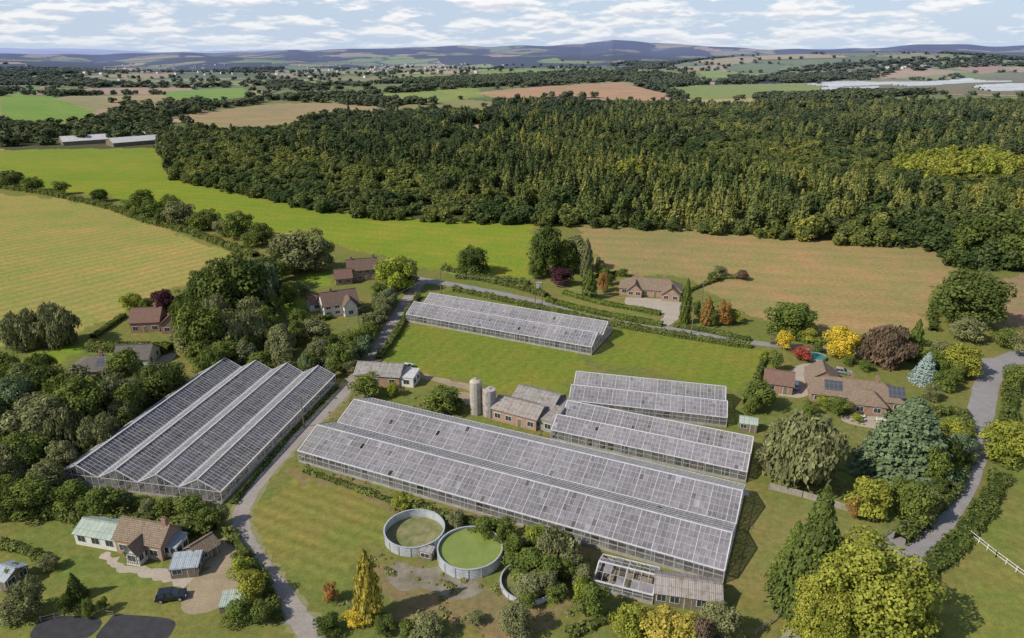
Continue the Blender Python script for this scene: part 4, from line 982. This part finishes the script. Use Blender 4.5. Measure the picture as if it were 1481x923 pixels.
wire((ps[0][0],ps[0][1],8.8),(a[0],a[1],9.8));wire((a[0],a[1],9.8),(ps[2][0],ps[2][1],8.8));wire((p3[0],p3[1],7.8),(p4[0],p4[1],7.8));wire((p4[0],p4[1],7.8),(ps[0][0],ps[0][1],8.8))
wr.build('overhead_wires',[M['steel']])
def fence(px,h=1.1,mt='wood',panel=False,name='post_and_rail_fence'):
    C=gpl(px);b=MB()
    for i in range(len(C)-1):
        p=Vector(C[i]);q=Vector(C[i+1]);n=max(1,round((q-p).length/1.8))
        for k in range(n+1):
            c_=p.lerp(q,k/n);b.beam((c_.x,c_.y,-.1),(c_.x,c_.y,h+.05),.11)
        if panel:b.beam((p.x,p.y,h*.5),(q.x,q.y,h*.5),.04,h*.92)
        else:
            for z in(h*.45,h*.92):b.beam((p.x,p.y,z),(q.x,q.y,z),.05,.1)
    return b.build(name,[M[mt]])
M['fencew']=simple('pale_fence_wood',(.34,.3,.25),.9,.25,1.)
fence([(1112,708),(1160,720),(1232,742)],1.6,'fencew',True,'timber_panel_fence')
fence([(1403,776),(1440,806),(1500,850)],1.2,'white')
fence([(1092,920),(1135,885)],1.1,'fencew')
fence([(1290,768),(1262,790)],1.1,'fencew')
fence([(60,900),(120,885),(165,892)],1.0,'wood')
# ------------------------------------------------------------------ cars
def carpaint(name,c):
    m,nt,o=newmat(name);p=principled(nt,o,c,.25,.3,.6);p.inputs['Coat Weight'].default_value=.6;return m
CP={'d':carpaint('car_paint_dark',(.02,.022,.028)),'w':carpaint('car_paint_white',(.7,.7,.7)),'r':carpaint('car_paint_red',(.35,.03,.03)),'s':carpaint('car_paint_silver',(.4,.42,.45))}
M['tyre']=simple('tyre_rubber',(.03,.03,.03),.9,.2,5)
def car(u,v,yaw,c='d',suv=True):
    x,y=gp(u,v);e=bpy.data.objects.new('parked_car',None);e.matrix_world=Matrix.Translation((x,y,.05))@Matrix.Rotation(math.radians(yaw),4,'Z');link(e)
    H=1.0 if suv else .85;R_=1.72 if suv else 1.42
    prof=[(-2.25,.35),(-2.3,.7),(-2.2,H),(-2.0,H+.04),(1.0,H),(1.95,H-.12),(2.25,.7),(2.25,.35)]
    b=MB()
    def loft(pr,wf):
        L_=[(px_,-wf(px_,z),z) for px_,z in pr];R2=[(px_,wf(px_,z),z) for px_,z in pr];n=len(pr)
        for i in range(n):
            j=(i+1)%n;b.poly([L_[i],L_[j],R2[j],R2[i]])
        b.poly(L_[::-1]);b.poly(R2)
    loft(prof,lambda a,z:.92 if abs(a)<2 else .82)
    cab=[(-2.05,H+.03),(-1.85,R_-.08),(-1.4,R_),(.1,R_),(.35,R_-.05),(1.05,H-.0)]
    gl=MB();bo=b;b=gl;loft(cab,lambda a,z:.86 if z<H+.1 else .7);b=bo
    b.box(-1.75,.2,-.69,.69,R_-.03,R_+.03)
    for px_ in(-1.95,-.75,.32):
        for sg in(-1,1):b.beam((px_,sg*.875,H),(px_+(.12 if px_<-1 else -.02 if px_<0 else -.22),sg*.705,R_),.09)
    b.build('body',[CP[c]],e);gl.build('windows',[M['win']],e)
    w=MB()
    for wx in(-1.4,1.4):
        for sg in(-1,1):
            n=16
            for rr,m_,y0,y1 in((.36,0,.72,.95),(.22,1,.93,.97)):
                A=[(wx+rr*math.cos(6.283*i/n),sg*y0,.34+rr*math.sin(6.283*i/n)) for i in range(n)];B=[(p[0],sg*y1,p[2]) for p in A]
                for i in range(n):w.poly([A[i],A[(i+1)%n],B[(i+1)%n],B[i]],m_)
                w.poly(B,m_)
    w.build('wheels',[M['tyre'],M['steel']],e)
    k=MB();k.box(2.2,2.27,-.75,-.45,.62,.75);k.box(2.2,2.27,.45,.75,.62,.75);k.box(-2.32,-2.25,-.78,-.55,.7,.85);k.box(-2.32,-2.25,.55,.78,.7,.85);k.build('lights',[M['white']],e)
car(249,866,12,'d');car(972,430,80,'r',False);car(978,424,70,'w',False);car(1218,540,-20,'s',False);car(1195,545,-10,'w',False);car(589,534,60,'w');car(1150,560,70,'s',False)
M['tarp']=simple('black_mesh_cover',(.05,.05,.055),.8,.3,.8)
M['pool']=simple('pool_cover',(.05,.22,.2),.4,.2,1.)
patch('covered_vegetable_bed',[(62,890),(145,895),(120,925),(45,925)],.02,M['tarp']);patch('covered_vegetable_bed',[(165,888),(245,895),(250,912),(225,930),(140,928)],.02,M['tarp'])
def ppl(name,u,v,r,h,mt):
    x,y=gp(u,v);b=MB();b.cyl((0,0),r,0,h,28,cap=False);b.cyl((0,0),r+.1,h-.05,h,28,cap=False);b.poly([(r*math.cos(6.283*i/28),r*math.sin(6.283*i/28),h-.1) for i in range(28)],1);o_=b.build(name,[M['steel'],mt]);o_.location=(x,y,0)
ppl('swimming_pool',1180,519,2.6,.9,M['pool'])
def table(u,v):
    x,y=gp(u,v);b=MB();b.cyl((0,0),.8,.7,.76,14);b.cyl((0,0),.08,0,.7,6)
    for i in range(4):
        a=i*1.57+.4;cx,cy=1.2*math.cos(a),1.2*math.sin(a);b.box(cx-.22,cx+.22,cy-.22,cy+.22,.4,.46);b.beam((cx*1.18,cy*1.18,0),(cx*1.18,cy*1.18,.9),.4,.05)
    o_=b.build('patio_table_and_chairs',[M['white']]);o_.location=(x,y,0)
table(1243,606);table(1275,612)
b=MB()
M['poly']=simple('polytunnel_plastic',(.50,.52,.56),.6,.2,.01)
for px in([(1160,122),(1250,118),(1300,122),(1200,127)],[(1250,120),(1400,113),(1470,118),(1330,126)],[(1180,128),(1280,126),(1260,132),(1210,133)],[(1400,125),(1481,121),(1520,129),(1430,134)]):
    P=gpl(px);x,y=np.array(P).T;y0,y1=y.min(),y.max()
    for yy in np.arange(y0,y1,15):
        xs=[]
        for i in range(4):
            (xa,ya),(xb,yb)=P[i],P[(i+1)%4]
            if (ya>yy)!=(yb>yy):xs.append(xa+(xb-xa)*(yy-ya)/(yb-ya))
        if len(xs)==2:
            xa,xb=sorted(xs);xa+=random.uniform(0,25);xb-=random.uniform(0,40);k=max(1,int((xb-xa)/60))
            if xb<xa+20 or random.random()<.1:continue
            for i in range(k):
                u0=xa+(xb-xa)*i/k;u1=xa+(xb-xa)*(i+1)/k;z0=float(hgt(u0,yy));z1=float(hgt(u1,yy))
                pr=[(-4,0),(-3,2.),(0,3.),(3,2.),(4,0)]
                for j in range(4):b.poly([(u0,yy+pr[j][0],z0+pr[j][1]),(u1,yy+pr[j][0],z1+pr[j][1]),(u1,yy+pr[j+1][0],z1+pr[j+1][1]),(u0,yy+pr[j+1][0],z0+pr[j+1][1])])
if b.f:b.build('polytunnels',[M['poly']])
# ------------------------------------------------------------------ light, sky, camera
ELEV=math.radians(40);sx,sy=-.9,-.43;azs=math.atan2(sx,sy)
sd=Vector((math.sin(azs)*math.cos(ELEV),math.cos(azs)*math.cos(ELEV),math.sin(ELEV)))
ld=bpy.data.lights.new('sun','SUN');ld.energy=5.0;ld.angle=math.radians(.5);ld.color=(1,.94,.82)
lo=bpy.data.objects.new('sun',ld);lo.rotation_euler=(-sd).to_track_quat('-Z','Y').to_euler();lo.location=(-100,-50,200);link(lo)
w=bpy.data.worlds.new('World');scene.world=w;w.use_nodes=True;nt=w.node_tree
for n in list(nt.nodes):nt.nodes.remove(n)
o=N(nt,'ShaderNodeOutputWorld');sk=N(nt,'ShaderNodeTexSky');sk.sky_type='NISHITA';sk.sun_disc=False;sk.sun_elevation=ELEV;sk.sun_rotation=azs;sk.air_density=1.;sk.dust_density=.6;sk.ozone_density=2.
b1=N(nt,'ShaderNodeBackground');b1.inputs[1].default_value=.12;L(nt,sk.outputs[0],b1.inputs[0])
tc=N(nt,'ShaderNodeTexCoord');sp=N(nt,'ShaderNodeSeparateXYZ');L(nt,tc.outputs['Generated'],sp.inputs[0])
zc=mth(nt,'POWER',mth(nt,'MAXIMUM',sp.outputs[2],.0),.75)
def cvec(off=0.):
    cv=N(nt,'ShaderNodeCombineXYZ');L(nt,mth(nt,'MULTIPLY',sp.outputs[0],11.),cv.inputs[0]);L(nt,mth(nt,'MULTIPLY',sp.outputs[1],11.),cv.inputs[1]);L(nt,mth(nt,'MULTIPLY_ADD',zc,30.,off),cv.inputs[2]);return cv.outputs[0]
n=noise(nt,1.45,6,.56,cvec());nu=noise(nt,1.45,3,.5,cvec(.2))
cm=ramp(nt,n,[(.455,0.),(.555,1.)])
cl=ramp(nt,mth(nt,'ADD',mth(nt,'SUBTRACT',n,nu),.5),[(.42,(.72,.75,.83)),(.54,(1.,1.,1.))])
b2=N(nt,'ShaderNodeBackground');b2.inputs[1].default_value=.96;L(nt,cl,b2.inputs[0])
fade=ramp(nt,sp.outputs[2],[(.0,.3),(.02,.75),(.06,.97),(.2,.55),(.6,.18)])
b3=N(nt,'ShaderNodeBackground');b3.inputs[0].default_value=(.60,.73,.93,1);b3.inputs[1].default_value=.9
hm=ramp(nt,sp.outputs[2],[(.0,.9),(.1,.72),(.35,.0)])
m0=N(nt,'ShaderNodeMixShader');L(nt,hm,m0.inputs[0]);L(nt,b1.outputs[0],m0.inputs[1]);L(nt,b3.outputs[0],m0.inputs[2])
mx=N(nt,'ShaderNodeMixShader');L(nt,mth(nt,'MULTIPLY',cm,fade),mx.inputs[0]);L(nt,m0.outputs[0],mx.inputs[1]);L(nt,b2.outputs[0],mx.inputs[2]);L(nt,mx.outputs[0],o.inputs[0])
cd=bpy.data.cameras.new('camera');cd.sensor_width=36;cd.lens=36*FPX/1481;cd.clip_end=60000;cd.clip_start=1
co=bpy.data.objects.new('camera',cd);co.location=(0,0,CH);co.rotation_euler=(math.pi/2-TH,0,0);link(co);scene.camera=co
scene.view_settings.view_transform='Standard';scene.view_settings.look='None';scene.view_settings.exposure=0
